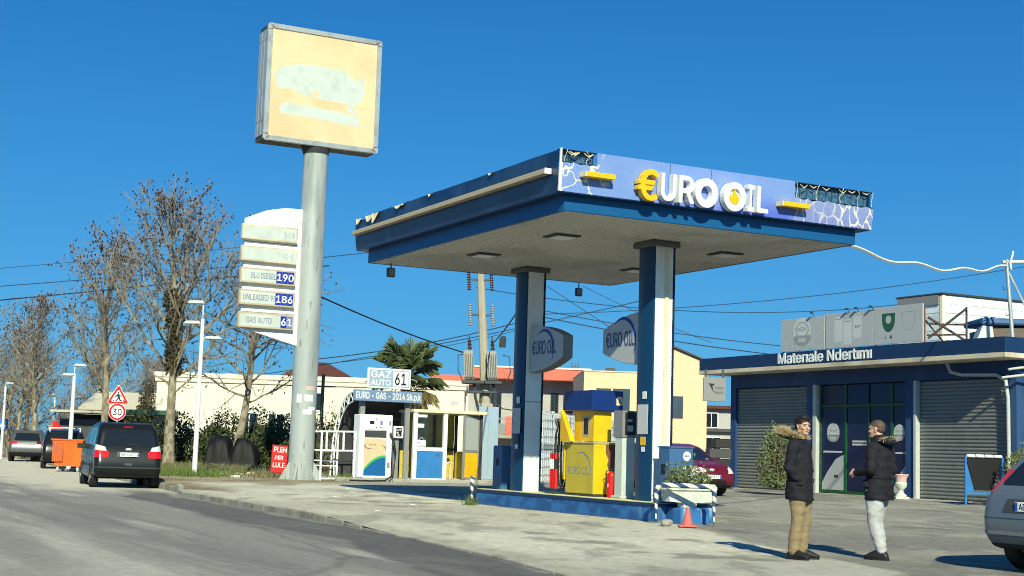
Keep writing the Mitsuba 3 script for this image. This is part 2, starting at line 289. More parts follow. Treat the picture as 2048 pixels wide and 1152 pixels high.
mat('roof_green', (0.035, 0.11, 0.075), 0.6); mat('roof_pale', (0.46, 0.43, 0.34), 0.8); mat('tank_brown', (0.10, 0.075, 0.06), 0.5); mat('cable', (0.02, 0.022, 0.025), 0.6); mat('cable_white', (0.6, 0.6, 0.58), 0.6)
mat('teal_text', (0.04, 0.08, 0.22), 0.5); mat('flower_white', (0.8, 0.78, 0.76), 0.8); mat('flower_pink', (0.55, 0.2, 0.2), 0.8); mat('cushion_red', (0.66, 0.44, 0.40), 0.7)
scene['pane_clear'] = {'type': 'thindielectric'}
# ---------------------------------------------------------------- setting: ground, road, kerb
def kerb_s(t):
    return np.interp(t, [-40, -12, -7.4, -5.3, -2.2, 3.7, 13.5, 16, 24, 36, 41, 47, 60, 140, 400], [-9, -4.9, -4.05, -3.68, -3.3, -2.85, -2.5, -1.9, -1.2, -.1, .05, .8, 2.2, 6.0, 16.0])
def st(s, t, z=0.0):
    q = N0 + U * s + V * t; return [q[0], q[1], z]
put('ground', B().quad([-900, -60, -0.30], [900, -60, -0.30], [900, 3000, -0.30], [-900, 3000, -0.30]), 'ground_earth', kind='structure')
b = B()
ts = np.concatenate([np.linspace(-40, 60, 101), np.linspace(64, 400, 40)])
for a, c in zip(ts[:-1], ts[1:]): b.quad(st(-60, a, -0.022), st(kerb_s(a) + .02, a, -0.022), st(kerb_s(c) + .02, c, -0.022), st(-60, c, -0.022))
put('road', b, 'road_asphalt', kind='structure')
ss = np.concatenate([[0, .13, .3, .6], np.linspace(1, 20, 39), [24, 30, 45, 70]])
tt = np.concatenate([np.linspace(-40, 50, 181), np.linspace(52, 110, 30)])
g = np.array([[st(kerb_s(t) + s, t) for s in ss] for t in tt])
g[..., 2] = gz(g[..., 0], g[..., 1]) + 0.012 * (meshkit.fbm(np.stack([g[..., 0] * .5, g[..., 1] * .5, g[..., 0] * 0], -1), 3) - 0.5)
n1, n2 = g.shape[:2]; i, j = np.meshgrid(np.arange(n1 - 1), np.arange(n2 - 1), indexing='ij')
put('forecourt', B().add(g.reshape(-1, 3), np.stack([i * n2 + j, i * n2 + j + 1, (i + 1) * n2 + j + 1, (i + 1) * n2 + j], -1).reshape(-1, 4)), 'forecourt_surface', True, kind='structure')
kb = put('kerb', B().box(-.02, 0, -40, -39.9, -.2, -.02, M=CF), 'kerb_stone', kind='structure')
k = -10.0
while k < 44:
    L = 0.96; a, c = kerb_s(k), kerb_s(k + L); hgt = float(gz(*st(a, k)[:2])) + 0.004 + RNG.normal(0, .005) + (0.09 if 13.2 < k < 15.5 else 0)
    p0, p1 = np.array(st(a, k)), np.array(st(c, k + L)); d = (p1 - p0) / np.linalg.norm(p1 - p0)
    M = axes(p0 + [0, 0, 0], d, np.cross(Z3, d))
    part('kerb', 'stone', B().box(0, L - .02, -.10 + RNG.normal(0, .006), .02, -.2, hgt, c=.012, M=M), 'kerb_stone')
    k += L + RNG.uniform(0.0, .01)

# ---------------------------------------------------------------- fuel canopy
can = thing('fuel_canopy', 'large blue canopy with raised station lettering, standing on two columns over the pumps', 'canopy')
CW, CD = 6.14, 8.56
b = B(CF)
for q in range(57): b.box(.06, CW - .06, .06 + q * .148, .06 + q * .148 + .122, 5.195, 5.216)
part(can, 'soffit_planks', b, 'soffit_paint', kind='stuff')
part(can, 'deck', B(CF).box(.02, CW - .02, .02, CD - .02, 5.222, 5.42), 'beige')
b = B(CF); w = .05
b.box(0, CW, 0, w, 5.19, 5.46, c=.008).box(0, CW, CD - w, CD, 5.19, 5.46, c=.008).box(0, w, w, CD - w, 5.19, 5.46, c=.008).box(CW - w, CW, w, CD - w, 5.19, 5.46, c=.008)
part(can, 'trim_band', b, 'trim_blue', label='blue trim band round the underside edge')
b = B(CF).box(-.19, CW + .19, -.19, CD + .19, 5.455, 5.475)
part(can, 'gutter_tray', b, 'navy')
# front fascia: (s, z) outline with the two torn corners cut out, leaning out slightly
jr = np.random.default_rng(3)
jag = lambda x0, x1, z, n, a: [(x, z + jr.uniform(-a, a)) for x in np.linspace(x0, x1, n)]
fr = Polygon([(-.2, 5.47), (CW + .2, 5.47)] + jag(CW + .235, 4.58, 5.865, 26, .022) + [(4.555, 5.93), (4.57, 6.0), (4.556, 6.09), (4.56, 6.165), (.47, 6.165), (.462, 6.08), (.475, 6.0)] + jag(.455, -.215, 5.945, 12, .016))
lean = np.array([U[0] * 0, 0, 0])
def front_axes(y0=-.2, tilt=.055):
    """local x = along front, y = up (leaning out), z = outwards"""
    o = np.array(st(0, y0, 5.47)); upv = Z3 - V3 * tilt; upv /= np.linalg.norm(upv)
    return axes(o, U3, upv, np.cross(U3, upv))
FA = front_axes()
pan = part(can, 'front_fascia', B().poly(affinity.translate(fr, 0, -5.47), .03, FA, -.03), 'fascia_film', label='faded lavender blue front fascia, its film cracked and peeled at both ends')
def lattice(s0, s1, z0, z1, name, seed):
    r = np.random.default_rng(seed); b = B(); y = -.12
    b.box(s0, s1, z0, z1, -.14, -.12, M=FA)
    part(can, name + '_backing', b, 'mesh_blue')
    b = B(); n = max(3, int((s1 - s0) / .13)); xs = np.linspace(s0 + .03, s1 - .03, n)
    for x in xs: b.cyl([x, z0, -.08], [x + r.uniform(-.02, .02), z1, -.08], .004, n=5, M=FA)
    for a, c in zip(xs[:-1], xs[1:]):
        for _ in range(3): b.cyl([a + r.uniform(-.03, .05), r.uniform(z0, z1), -.09], [c + r.uniform(-.05, .03), r.uniform(z0, z1), -.09], .003, n=4, M=FA)
    b.box(s0, s1, z1 - .018, z1, -.14, -.02, M=FA).box(s0, s1, z0, z0 + .014, -.1, -.02, M=FA)
    part(can, name + '_lattice', b, 'dark_navy', label='exposed dark steel lattice behind the torn corner film')
    b = B()
    for q in range(int((s1 - s0) / .22) + 1):
        x = s0 + .06 + q * .24 + r.uniform(-.06, .06)
        p = [[min(max(x + r.uniform(-.04, .04) * h, s0 + .02), s1 - .02), z0 + (z1 - z0) * h, -.03 - .02 * math.sin(h * 5)] for h in np.linspace(0, 1, 5)]
        b.tube(p, [.007, .004, .006, .004, .008], 4, FA) if q % 2 == 0 else None
    for q in range(6):
        x = r.uniform(s0 + .1, s1 - .2); b.tube([[x, z1 - .03, -.02], [x + .08, z1 - .05 - r.uniform(0, .05), 0.0], [x + .17, z1 - .03, -.02]], [.004, .013, .004], 4, FA)
    part(can, name + '_film_shreds', b, 'cream', kind='stuff', label='torn shreds of pale film')
lattice(-.22, .465, .48, .695, 'left_corner', 1)
lattice(4.565, CW + .24, .40, .69, 'right_corner', 2)
part(can, 'corner_edge_strip', B().box(-.235, -.205, 0, .70, -.02, .012, M=FA), 'white_paint')
# left fascia: curved profile (outward, z) swept along the side
prof = [(.19, 5.475), (.205, 5.56), (.225, 5.72), (.235, 5.88), (.235, 6.03), (.225, 6.165)]
b = B(CF); ts_ = np.linspace(-.19, CD + .22, 60)
top = 6.165 - .02 * meshkit.fbm(np.stack([ts_ * 2.1, ts_ * 0, ts_ * 0], -1), 3, 5) - np.where(np.abs(ts_ - 8.35) < .2, .05, 0) - np.where(np.abs(ts_ - 6.6) < .12, .03, 0) - np.where(np.abs(ts_ - 4.9) < .06, .03, 0)
for a, c, za, zc in zip(ts_[:-1], ts_[1:], top[:-1], top[1:]):
    for (o0, z0), (o1, z1) in zip(prof[:-1], prof[1:]):
        last = z1 > 6.16
        b.quad([-o0, a, z0], [-o0, c, z0], [-o1, c, zc if last else z1], [-o1, a, za if last else z1])
part(can, 'side_fascia', b, 'navy_film', 20, label='dark navy curved side fascia with torn upper edge')
b = B(CF)
for (y0, L, h) in ((8.66, .34, .15), (8.12, .52, .17), (7.72, .34, .24), (6.55, .4, .09), (6.2, .16, .05), (4.9, .18, .06), (2.3, .15, .05)):
    m = 7
    for a, c in zip(np.linspace(0, 1, m)[:-1], np.linspace(0, 1, m)[1:]):
        fa, fc = math.sin(a * math.pi) * h, math.sin(c * math.pi) * h
        b.quad([-.245, y0 - a * L, 6.14], [-.245, y0 - c * L, 6.14], [-.275 - fc * .3, y0 - c * L, 6.14 - fc], [-.275 - fa * .3, y0 - a * L, 6.14 - fa])
part(can, 'torn_film_flaps', b, 'cream', label='curled beige flaps of torn film along the upper edge')
part(can, 'side_light_bar', B(CF).box(-.36, -.232, .06, CD + .1, 5.775, 5.865, c=.008), 'beige', label='long beige bar along the side fascia')
part(can, 'light_bar_end_cap', B(CF).box(-.363, -.24, .035, .058, 5.772, 5.868, c=.004), 'white_clean')
part(can, 'rear_fascia', B(CF).box(-.19, CW + .19, CD + .19, CD + .22, 5.475, 6.1), 'navy')
part(can, 'far_side_fascia', B(CF).box(CW + .16, CW + .19, -.17, CD + .18, 5.475, 6.14), 'navy')
for s0, s1, z0, z1 in ((.17, .72, .26, .345), (4.17, 4.76, .20, .285)):
    yb = part(can, 'yellow_bar', B().box(s0, s1, z0, z1, .004, .20, c=.006, M=FA), 'yellow', label='short yellow bar on the front fascia')
    part(yb, 'pale_end', B().box(s0 - .022, s0 - .001, z0, z1, .004, .20, c=.003, M=FA), 'cream')
b = B()
for x in (1.9, 2.75): b.box(x, x + .008, 0.0, .69, .0, .003, M=FA)
part(can, 'fascia_seam', b, 'dark_navy')
def letter(ch, s0, s1, z0, z1, m='board_white', depth=.13, M=FA, name='letter', lab=None, z=.03, parent=can, bold=True):
    t = meshkit.text_mesh(ch, 1.0, depth, bold); v = np.array(t.vertices); lo, hi = v.min(0), v.max(0)
    v[:, 0] = s0 + (v[:, 0] - lo[0]) / (hi[0] - lo[0]) * (s1 - s0); v[:, 1] = z0 + (v[:, 1] - lo[1]) / (hi[1] - lo[1]) * (z1 - z0); v[:, 2] += z
    return part(parent, name, B().add(v, t.faces, M), m, label=lab)
ZB = 5.47
letter('€', 1.19, 1.58, 5.47 - ZB, 5.99 - ZB, 'yellow', lab='yellow euro sign standing for the first letter')
for ch, s0, s1 in (('U', 1.64, 1.94), ('R', 2.0, 2.31), ('I', 3.43, 3.555), ('L', 3.63, 3.87)):
    letter(ch, s0, s1, 5.50 - ZB, 5.965 - ZB, lab=f'raised white letter {ch} on the front fascia')
def ring(s0, s1, z0, z1, inner, lab):
    o = affinity.scale(Point(0, 0).buffer(1, 32), (s1 - s0) / 2, (z1 - z0) / 2); c = ((s0 + s1) / 2, (z0 + z1) / 2)
    part(can, 'letter', B().poly(affinity.translate(o.difference(inner), *c), .13, FA, .03), 'board_white', label=lab)
    return c
ring(2.33, 2.80, 5.47 - ZB, 5.97 - ZB, affinity.scale(Point(0, 0).buffer(1, 24), .115, .125), 'raised white letter O of the first word')
c2 = ring(2.92, 3.39, 5.47 - ZB, 5.97 - ZB, affinity.scale(Point(0, 0).buffer(1, 24), .125, .14), 'raised white letter O of the second word, with a flame inside')
fl = Polygon([(-.07, -.10), (-.10, -.02), (-.06, .03), (-.05, .01), (.0, .135), (.035, .05), (.06, .03), (.10, -.03), (.07, -.10), (0, -.13)])
part(can, 'flame_emblem', B().poly(affinity.translate(fl, *c2), .03, FA, .12), 'yellow', label='small yellow flame')
part(can, 'flame_backing', B().poly(affinity.translate(affinity.scale(Point(0, 0).buffer(1, 24), .128, .143), *c2), .02, FA, .08), 'board_white')
for s in (1.35, 5.0):
    for t in (2.45, 5.65):
        lf = part(can, 'ceiling_light', B(CF).box(s - .26, s + .26, t - .26, t + .26, 5.165, 5.21, c=.006), 'dark_grey')
        part(lf, 'lens', B(CF).box(s - .19, s + .19, t - .19, t + .19, 5.145, 5.163, c=.006), 'board_white')
CS = 3.17
for t, first in ((2.07, True), (7.02, False)):
    hw, hd = .22, .26
    pg = Polygon([(CS - hw, t - hd), (CS + hw, t - hd), (CS + hw, t + hd), (CS - hw, t + hd)])
    pg = Polygon(list(Polygon([(CS + hw, t - hd), (CS + hw, t + hd), (CS - hw + .06, t + hd)] + [(CS - hw - .0 - .04 * math.sin(q * math.pi) + .06 * (1 - math.sin(q * math.pi)) * 0, t + hd - q * 2 * hd) for q in np.linspace(0.04, 1, 9)]).exterior.coords))
    co = part(can, 'column', B(CF).poly(pg, 4.72, z0=.40), 'column_blue', 30, label='blue column with white front panel nearer the camera' if first else 'blue column with white front panel farther from the camera')
    part(co, 'front_panel', B(CF).box(CS - hw + .03, CS + hw - .035, t - hd - .02, t - hd - .002, .42, 5.1, c=.004), 'white_paint')
    part(co, 'edge_strip', B(CF).box(CS + hw - .033, CS + hw + .012, t - hd - .026, t + hd - .01, .42, 5.1, c=.004), 'dark_navy')
    part(co, 'cap', B(CF).box(CS - hw - .1, CS + hw + .08, t - hd - .1, t + hd + .08, 5.08, 5.19, c=.02), 'cap_grey')
    if first: part(co, 'cream_conduit', B(CF).box(CS + .0, CS + .085, t - hd - .06, t - hd - .022, .85, 5.08, c=.012), 'cream', label='cream conduit cover running up the front')
    else: part(co, 'panel_joint', B(CF).box(CS - hw + .03, CS + hw - .035, t - hd - .0215, t - hd - .019, 2.3, 2.315), 'dark_grey')
    z = 2.05
    part(co, 'sticker', B(CF).box(CS - hw - .052, CS - hw - .045, t - .17, t - .03, z + .22, z + .36), 'board_white')
    part(co, 'paper_notice', B(CF).box(CS - hw - .054, CS - hw - .046, t - .22, t + .12, z - .42, z + .12), 'light_grey' if not first else 'banner_light')
    part(co, 'warning_sticker', B(CF).box(CS - hw - .052, CS - hw - .045, t - .16, t + .02, z - .62, z - .47), 'yellow' if first else 'dark_grey')
    part(co, 'small_label', B(CF).box(CS - hw - .052, CS - hw - .045, t - .14, t - .02, z - .74, z - .65), 'board_white')
for s, t in ((-.05, CD + .05), (5.3, CD + .05)):
    pass
for (x, y, z, lab) in ((-2.62, 31.05, 5.02, 'small black floodlight hanging under the left rear canopy corner'), (1.62, 35.0, 5.16, 'small black floodlight hanging under the rear canopy edge between the columns')):
    fl = thing('canopy_floodlight', lab, 'floodlight')
    M = frame(x, y, z, 0.5)
    part(fl, 'housing', B(M).box(-.09, .09, -.05, .05, -.12, .08, c=.02), 'dark_grey'); part(fl, 'lens', B(M).box(-.075, .075, -.056, -.051, -.10, .06), 'grey')
    part(fl, 'bracket', B(M).cyl([0, 0, .07], [0, 0, .2], .015, n=6), 'dark_grey')
def swoosh(cx, cy, r, a0, a1, w):
    an = np.linspace(math.radians(a0), math.radians(a1), 22)
    o = [(cx + r * math.cos(a), cy + r * math.sin(a)) for a in an]
    inn = [(cx + (r - w * math.sin(q * math.pi) ** .8) * math.cos(a), cy + (r - w * math.sin(q * math.pi) ** .8) * math.sin(a)) for q, a in zip(np.linspace(0, 1, 22)[::-1], an[::-1])]
    return Polygon(o + inn[1:-1])
def column_sign(t0, sgn, lab, flip):
    """blade sign on a column, along the row of columns; sgn -1 towards the camera, +1 away"""
    L, H, h = 1.42, 1.0, .46
    th_ = np.linspace(0, 1, 10)
    up_ = [(q * L, H / 2 - (H / 2 - h / 2) * (q ** 2.0)) for q in th_]
    pg = Polygon(up_ + [(x, -y) for x, y in up_[::-1]])
    k = thing('projecting_sign', lab, 'sign', 'oval blade signs on the columns')
    o = np.array(st(CS - .11, t0, 3.42))
    # local x = outwards from the column, y = up, z = towards -u (the road side)
    M = axes(o, V3 * sgn, Z3, -U3)
    part(k, 'casing', B().poly(pg.buffer(-.004), .22, M, -.22), 'grey', label='grey sign casing')
    part(k, 'face', B().poly(pg.buffer(-.012), .012, M, .0), 'sign_grey', label='pale grey sign face')
    x0, x1 = (.08, 1.2)
    MT = M if sgn < 0 else axes(o + V3 * (L), -V3, Z3, -U3)
    off = .1 if sgn < 0 else .13
    part(k, 'lettering', B().text('€URO OIL', .27, .004, True, MT @ axes([off, -.12, .013], [1, 0, 0], [0, 1, 0]), width=1.02), 'teal_text', label='dark blue station name')
    part(k, 'swoosh', B().poly(swoosh(.62 if sgn < 0 else .75, -.02, .42 if sgn < 0 else .46, -35, 135, .075), .004, MT, .013), 'sign_blue', label='blue arc over the name')
    if sgn > 0: part(k, 'face_edge', B().box(.0, .05, -.49, .49, .0, .012, M=M), 'grey')
column_sign(6.72, -1, 'oval grey blade sign on the farther canopy column', 0)
column_sign(2.32, 1, 'oval grey blade sign on the nearer canopy column, partly sunlit', 1)

# ---------------------------------------------------------------- pump island and what stands on it
ZI = .42
isl = thing('pump_island', 'long raised blue kerb island with yellowish top under the canopy', 'island')
ip = Polygon([(2.6, .98), (3.72, .98), (3.72, 8.0)] + [(3.16 + .56 * math.cos(a), 8.0 + .45 * math.sin(a)) for a in np.linspace(.2, math.pi - .2, 8)] + [(2.6, 8.0)]).buffer(.05, join_style=1)
part(isl, 'body', B(CF).poly(ip, ZI - .02 + .1, z0=-.1), 'island_paint', 30)
part(isl, 'edge_lip', B(CF).poly(ip.buffer(.022), .05, z0=ZI - .055).poly(ip.buffer(-.1), .001, z0=ZI - .004), 'navy', 30, label='dark blue rounded lip along the island edge')
part(isl, 'top_slab', B(CF).poly(ip.buffer(-.015), .006, z0=ZI - .004), 'island_top', 30, label='yellowish worn concrete top')
part(isl, 'end_block', B(CF).box(2.72, 3.32, .45, .925, -.05, .36, c=.03), 'island_paint', label='lower blue block at the near end of the island')

def pump(s0, t0):
    """s0: road-side face, t0: near face"""
    k = thing('fuel_pump', 'yellow fuel pump with a dark blue header and worn logo on the island', 'fuel pump')
    F = CF @ frame(s0, t0, ZI)
    part(k, 'base_plate', B(F).box(.02, .5, -.0, 1.12, 0, .05), 'dark_grey')
    cab = part(k, 'cabinet', B(F).box(0, .52, 0, 1.08, .05, 1.02, c=.012), 'olive_yellow', label='yellow lower cabinet')
    part(cab, 'near_side_film', B(F).poly(Polygon([(.012, .06), (.33, .06), (.35, .22), (.31, .34), (.36, .47), (.30, .62), (.33, .72), (.27, .84), (.26, 1.0), (.012, 1.0)]), .004, axes([0, -.001, 0], [1, 0, 0], [0, 0, 1])), 'yellow', label='bright yellow film, torn along its right edge')
    part(cab, 'torn_side', B(F).box(.27, .519, -.0035, -.0005, .06, 1.01), 'rust', label='bare brown metal where the film is torn off')
    MT = F @ axes([-.001, 1.08, 0], [0, -1, 0], [0, 0, 1])
    part(cab, 'logo_lettering', B().text('€URO OIL', .15, .003, False, MT @ axes([.09, .42, 0], [1, 0, 0], [0, 1, 0]), width=.83), 'grey_text', label='worn station name')
    part(cab, 'logo_swoosh', B().poly(swoosh(.62, .5, .36, -28, 118, .035), .003, MT), 'grey_text')
    part(k, 'tray', B(F).box(-.02, .5, -.01, 1.1, 1.02, 1.05, c=.008).box(.05, .3, .55, 1.0, 1.05, 1.075), 'beige')
    up_ = part(k, 'upper_housing', B(F).box(.1, .5, .18, .95, 1.06, 1.68, c=.01), 'yellow')
    part(up_, 'display', B(F).box(.09, .099, .40, .56, 1.2, 1.52), 'black'); part(up_, 'display_trim', B(F).box(.094, .0985, .33, .62, 1.16, 1.56), 'beige')
    part(k, 'side_fin', B(F).poly(Polygon([(0, 0), (.42, 0), (0, .62)]), .1, axes([-.0, 1.16, 1.06], [0, -1, 0], [0, 0, 1])), 'yellow', label='yellow triangular side fin')
    hd = part(k, 'header', B(F).box(-.04, .66, .02, 1.12, 1.66, 2.06, c=.015), 'header_navy', label='dark blue header box')
    part(hd, 'number_plate', B(F).poly(Polygon([(-.07, 0), (.07, 0), (.07, .12), (.04, .17), (-.04, .17), (-.07, .12)]), .02, axes([.56, .015, 1.78], [1, 0, 0], [0, 0, 1])), 'cream')
    part(hd, 'number', B(F).text('4', .09, .003, True, axes([.535, -.006, 1.81], [1, 0, 0], [0, 0, 1])), 'black', label='number 4 on a cream tag')
    part(k, 'hose_rack', B(F).box(.0, .45, 1.13, 1.2, .3, 1.05, c=.01), 'yellow')
    for q in range(4):
        y = 1.27 + .07 * q; x = .0 + .1 * (q % 2)
        h = part(k, 'hose', B(F).tube([[x, y - .05, 1.5], [x - .05, y, 1.2], [x - .06, y + .02, .7], [x - .02, y + .04, .2], [x + .06, y, .09], [x + .1, y - .06, .25], [x + .1, y - .08, 1.0]], .021, 7), 'black', 30)
        part(h, 'nozzle', B(F).tube([[x - .08, y - .0, 1.52], [x - .04, y - .02, 1.42], [x - .02, y - .04, 1.3]], [.018, .04, .03], 7), 'dark_grey', 30)
    for q in range(3):
        y = 1.32 + .09 * q
        part(k, 'hose_sleeve', B(F).cyl([-.08, y, .12], [-.09, y, .5], .046, .036, n=8), 'red', 30, label='red plastic sleeve round a hose')
        part(k, 'hose_band', B(F).cyl([-.09, y, .505], [-.09, y, .7], .033, n=8), 'board_white' if q else 'black', 30)
        part(k, 'hose_sleeve', B(F).cyl([-.09, y, .705], [-.09, y, .82], .036, n=8), 'red', 30)
pump(2.93, 3.78)
k = thing('payment_terminal', 'pale grey payment column with a dark screen beside the yellow pump', 'terminal')
F = CF @ frame(3.12, 3.05, ZI)
part(k, 'column', B(F).box(.02, .3, .03, .3, .05, 1.25, c=.01), 'panel_pale'); part(k, 'foot', B(F).box(-.03, .36, -.03, .34, 0, .055, c=.012), 'panel_pale')
hd = part(k, 'head', B(F).box(0, .33, 0, .34, 1.15, 1.66, c=.012), 'grey', label='grey head box'); part(hd, 'screen', B(F).box(.05, .3, -.012, -.001, 1.2, 1.63, c=.003), 'black', label='dark screen panel')
part(hd, 'keypad', B(F).box(.1, .22, -.018, -.0125, 1.27, 1.38), 'light_grey'); part(hd, 'reader', B(F).box(.1, .2, -.018, -.0125, 1.45, 1.5), 'light_grey')
k = thing('fire_extinguisher', 'red fire extinguisher standing between the pump and the payment column', 'extinguisher')
F = CF @ frame(3.17, 3.5, ZI)
part(k, 'cylinder', B(F).lathe([(0, 0), (.085, .0), (.09, .02), (.09, .42), (.075, .47), (.03, .5), (0, .5)], 16), 'red', 40)
part(k, 'valve', B(F).cyl([0, 0, .5], [0, 0, .56], .02, n=8).box(-.07, .05, -.012, .012, .55, .57).box(-.08, .04, -.012, .012, .6, .615), 'black'); part(k, 'hose', B(F).tube([[-.02, 0, .54], [-.12, 0, .5], [-.11, 0, .3], [-.1, 0, .2]], .012, 6), 'black', 30)
part(k, 'label', B(F).box(-.094, -.088, -.03, .03, .2, .27), 'board_white')
k = thing('blue_meter_box', 'blue metal box with a round white badge at the near end of the pump island', 'box')
F = CF @ frame(2.86, 1.05, ZI)
part(k, 'body', B(F).box(0, .5, 0, .36, 0, .97, c=.012), 'box_blue'); part(k, 'lid', B(F).box(-.012, .512, -.012, .372, .97, 1.0, c=.005), 'box_blue')
part(k, 'opening', B(F).box(-.006, -.001, .13, .27, .5, .68), 'black', label='dark square opening'); part(k, 'round_badge', B(F).cyl([.36, -.001, .83], [.36, -.008, .83], .085, n=20), 'board_white')
part(k, 'badge_print', B(F).text('EURO OIL', .03, .002, True, axes([.30, -.0085, .82], [1, 0, 0], [0, 0, 1]), width=.12), 'sign_blue')
k = thing('blue_meter_box', 'blue metal box at the far end of the pump island behind the farther column', 'box')
F = CF @ frame(2.98, 7.75, ZI)
part(k, 'body', B(F).box(0, .5, 0, .42, 0, .95, c=.012), 'box_blue'); part(k, 'opening', B(F).box(-.006, -.001, .14, .26, .52, .68), 'black')
def leaf_cloud(b, pts, size, r, flat=.6, n=1):
    """one small two-triangle leaf per point"""
    m = len(pts); d = r.normal(size=(m, 3)); d /= np.linalg.norm(d, axis=1, keepdims=True); e = np.cross(d, r.normal(size=(m, 3))); e /= np.linalg.norm(e, axis=1, keepdims=True)
    L = size * r.uniform(.6, 1.3, (m, 1)); w = L * flat * .5
    v = np.stack([pts, pts + d * L * .5 + e * w, pts + d * L, pts + d * L * .5 - e * w], 1).reshape(-1, 3)
    return b.add(v, np.arange(4 * m).reshape(-1, 4))
k = thing('flower_planter', 'pale trough planter with bushy flowers behind the striped rail at the island end', 'planter')
F = CF @ frame(2.98, .66, .36 + .08)
part(k, 'trough', B(F).box(-.52, .52, -.16, .16, .22, .30, c=.012).box(-.5, .5, -.14, .14, .3, .33, c=.01), 'stone_pale')
part(k, 'bowl', B(F).poly(Polygon([(x, -.16 * math.cos(x * 1.6) ** .5 + .0) for x in np.linspace(-.44, .44, 15)] + [(.48, .06), (-.48, .06)]), .24, axes([0, .12, .17], [1, 0, 0], [0, 0, 1])), 'stone_pale', 30)
part(k, 'foot', B(F).box(-.14, .14, -.1, .1, -.08, .03, c=.01), 'stone_pale')
r = np.random.default_rng(4)
P = np.stack([r.uniform(-.42, .42, 900), r.uniform(-.14, .14, 900), .32 + np.abs(r.normal(0, .12, 900))], 1); P[:, 2] *= 1 + .3 * meshkit.noise(P * 6, 3)
part(k, 'foliage', leaf_cloud(B(F), P, .06, r), 'bush_leaf'); P = np.stack([r.uniform(-.05, .3, 90), r.uniform(-.15, .1, 90), r.uniform(.42, .62, 90)], 1)
part(k, 'blossom', leaf_cloud(B(F), P, .05, r, .9), 'flower_white', kind='stuff'); part(k, 'stems', B(F).tube([[-.35, 0, .3], [-.36, 0, .5], [-.33, 0, .66]], .008, 5).tube([[.2, 0, .3], [.25, .02, .5]], .008, 5), 'twig')
def hoop(p0, p1, h, lab, z0):
    k = thing('hazard_rail', lab, 'guard rail')
    p0, p1 = np.array([*p0, z0]), np.array([*p1, z0]); q = .1; d = (p1 - p0) / np.linalg.norm(p1 - p0)
    pts = [p0 - [0, 0, .1], p0 + [0, 0, h - q], p0 + d * q * .3 + [0, 0, h - .3 * q], p0 + d * q + [0, 0, h], p1 - d * q + [0, 0, h], p1 - d * q * .3 + [0, 0, h - .3 * q], p1 + [0, 0, h - q], p1 - [0, 0, .1]]
    part(k, 'tube', B().tube(pts, .043, 12), 'hazard_stripe', 40)
hoop((2.565, 24.95), (3.52, 24.72), .66, 'black and cream striped tubular rail around the planter at the near island end', .09)
hoop((-.72, 31.1), (-.757, 32.6), .56, 'black and cream striped tubular rail at the far island end', .1)
k = thing('slatted_box', 'low grey slatted box on the paving behind the far island end', 'box')
F = frame(-.62, 33.6, .10, .35)
part(k, 'core', B(F).box(.02, .5, .02, .4, 0, .34), 'dark_grey')
for q in range(5): part(k, 'slat', B(F).box(0, .52, -.01, .015, .01 + q * .07, .065 + q * .07, c=.006), 'grey'); part(k, 'slat', B(F).box(-.01, .015, .02, .42, .01 + q * .07, .065 + q * .07, c=.006), 'grey')
k = thing('traffic_cone', 'faded red traffic cone on the ground against the blue island end', 'cone')
F = frame(3.03, 24.35, float(gz(3.1, 24.5)))
part(k, 'cone', B(F).lathe([(.10, .03), (.09, .04), (.028, .31), (.02, .33), (0, .33)], 20), 'cone_red', 40); part(k, 'base', B(F).box(-.15, .15, -.15, .15, .005, .03, c=.01), 'cone_red')
k = put('loose_stone', B(frame(2.74, 24.5, .12)).mesh(m3.Manifold.hull_points(np.random.default_rng(2).normal(size=(24, 3)) * [.07, .06, .035])), 'concrete', True, 'pale loose stone lying on the ground left of the red cone', 'stone')
b2 = scene[k]
# ---------------------------------------------------------------- tall pole sign and its price panel
PP = np.array([-6.33, 45.0])
PF = frame(PP[0], PP[1], 0, TH)                 # x along the sign face, y away
tower = thing('pole_sign', 'tall grey pole carrying a square faded tan sign box with pale blank patches', 'pole sign')
b = B(PF).cyl([0, 0, .08], [.02, 0, 10.6], .385, n=40)
part(tower, 'pole', b, 'pole_paint', 40)
b = B(PF)
for a in range(7):
    an = a * math.tau / 7 + .55; M = frame(0, 0, .12, an)
    part(tower, 'base_fin', B(PF).poly(Polygon([(.36, 0), (.76, 0), (.74, .06), (.395, .62), (.36, .62)]), .022, M @ axes([0, .011, 0], [1, 0, 0], [0, 0, 1])), 'pole_paint')
part(tower, 'base_plate', B(PF).cyl([0, 0, .06], [0, 0, .13], .8, n=24), 'concrete', 30)
x0, x1, z0, z1, d = -1.865, 1.94, 10.55, 14.245, .43; fwid = .16
part(tower, 'box_casing', B(PF).box(x0 + .03, x1 - .03, -d + .06, d - .02, z0 + .03, z1 - .03), 'dark_grey', label='dark sign box body with black underside')
b = B(PF)
for (a0, a1, c0, c1) in ((x0, x0 + .01, z0 + .16, z1 - .16),):
    pass
for y0, y1 in ((-d, -d * .34), (-d * .33, d * .33), (d * .34, d)):
    for zz0, zz1 in ((z0 + .17, z0 + .62), (z0 + .63, z1 - .5), (z1 - .49, z1 - .17)):
        part(tower, 'side_sheet', B(PF).box(x0 + .0, x0 + .045, y0 + .012, y1 - .012, zz0, zz1, c=.008), 'galvanised')
for nm, bb in (('frame_bar', (x0 + .2, x1 - .2, z1 - fwid, z1)), ('frame_bar', (x0 + .2, x1 - .2, z0, z0 + fwid)), ('frame_bar', (x0, x0 + fwid, z0 + .2, z1 - .2)), ('frame_bar', (x1 - fwid, x1, z0 + .2, z1 - .2))):
    part(tower, nm, B(PF).box(bb[0], bb[1], -d - .02, -d + .1, bb[2], bb[3], c=.012), 'galvanised', label='grey sheet metal frame bar round the sign')
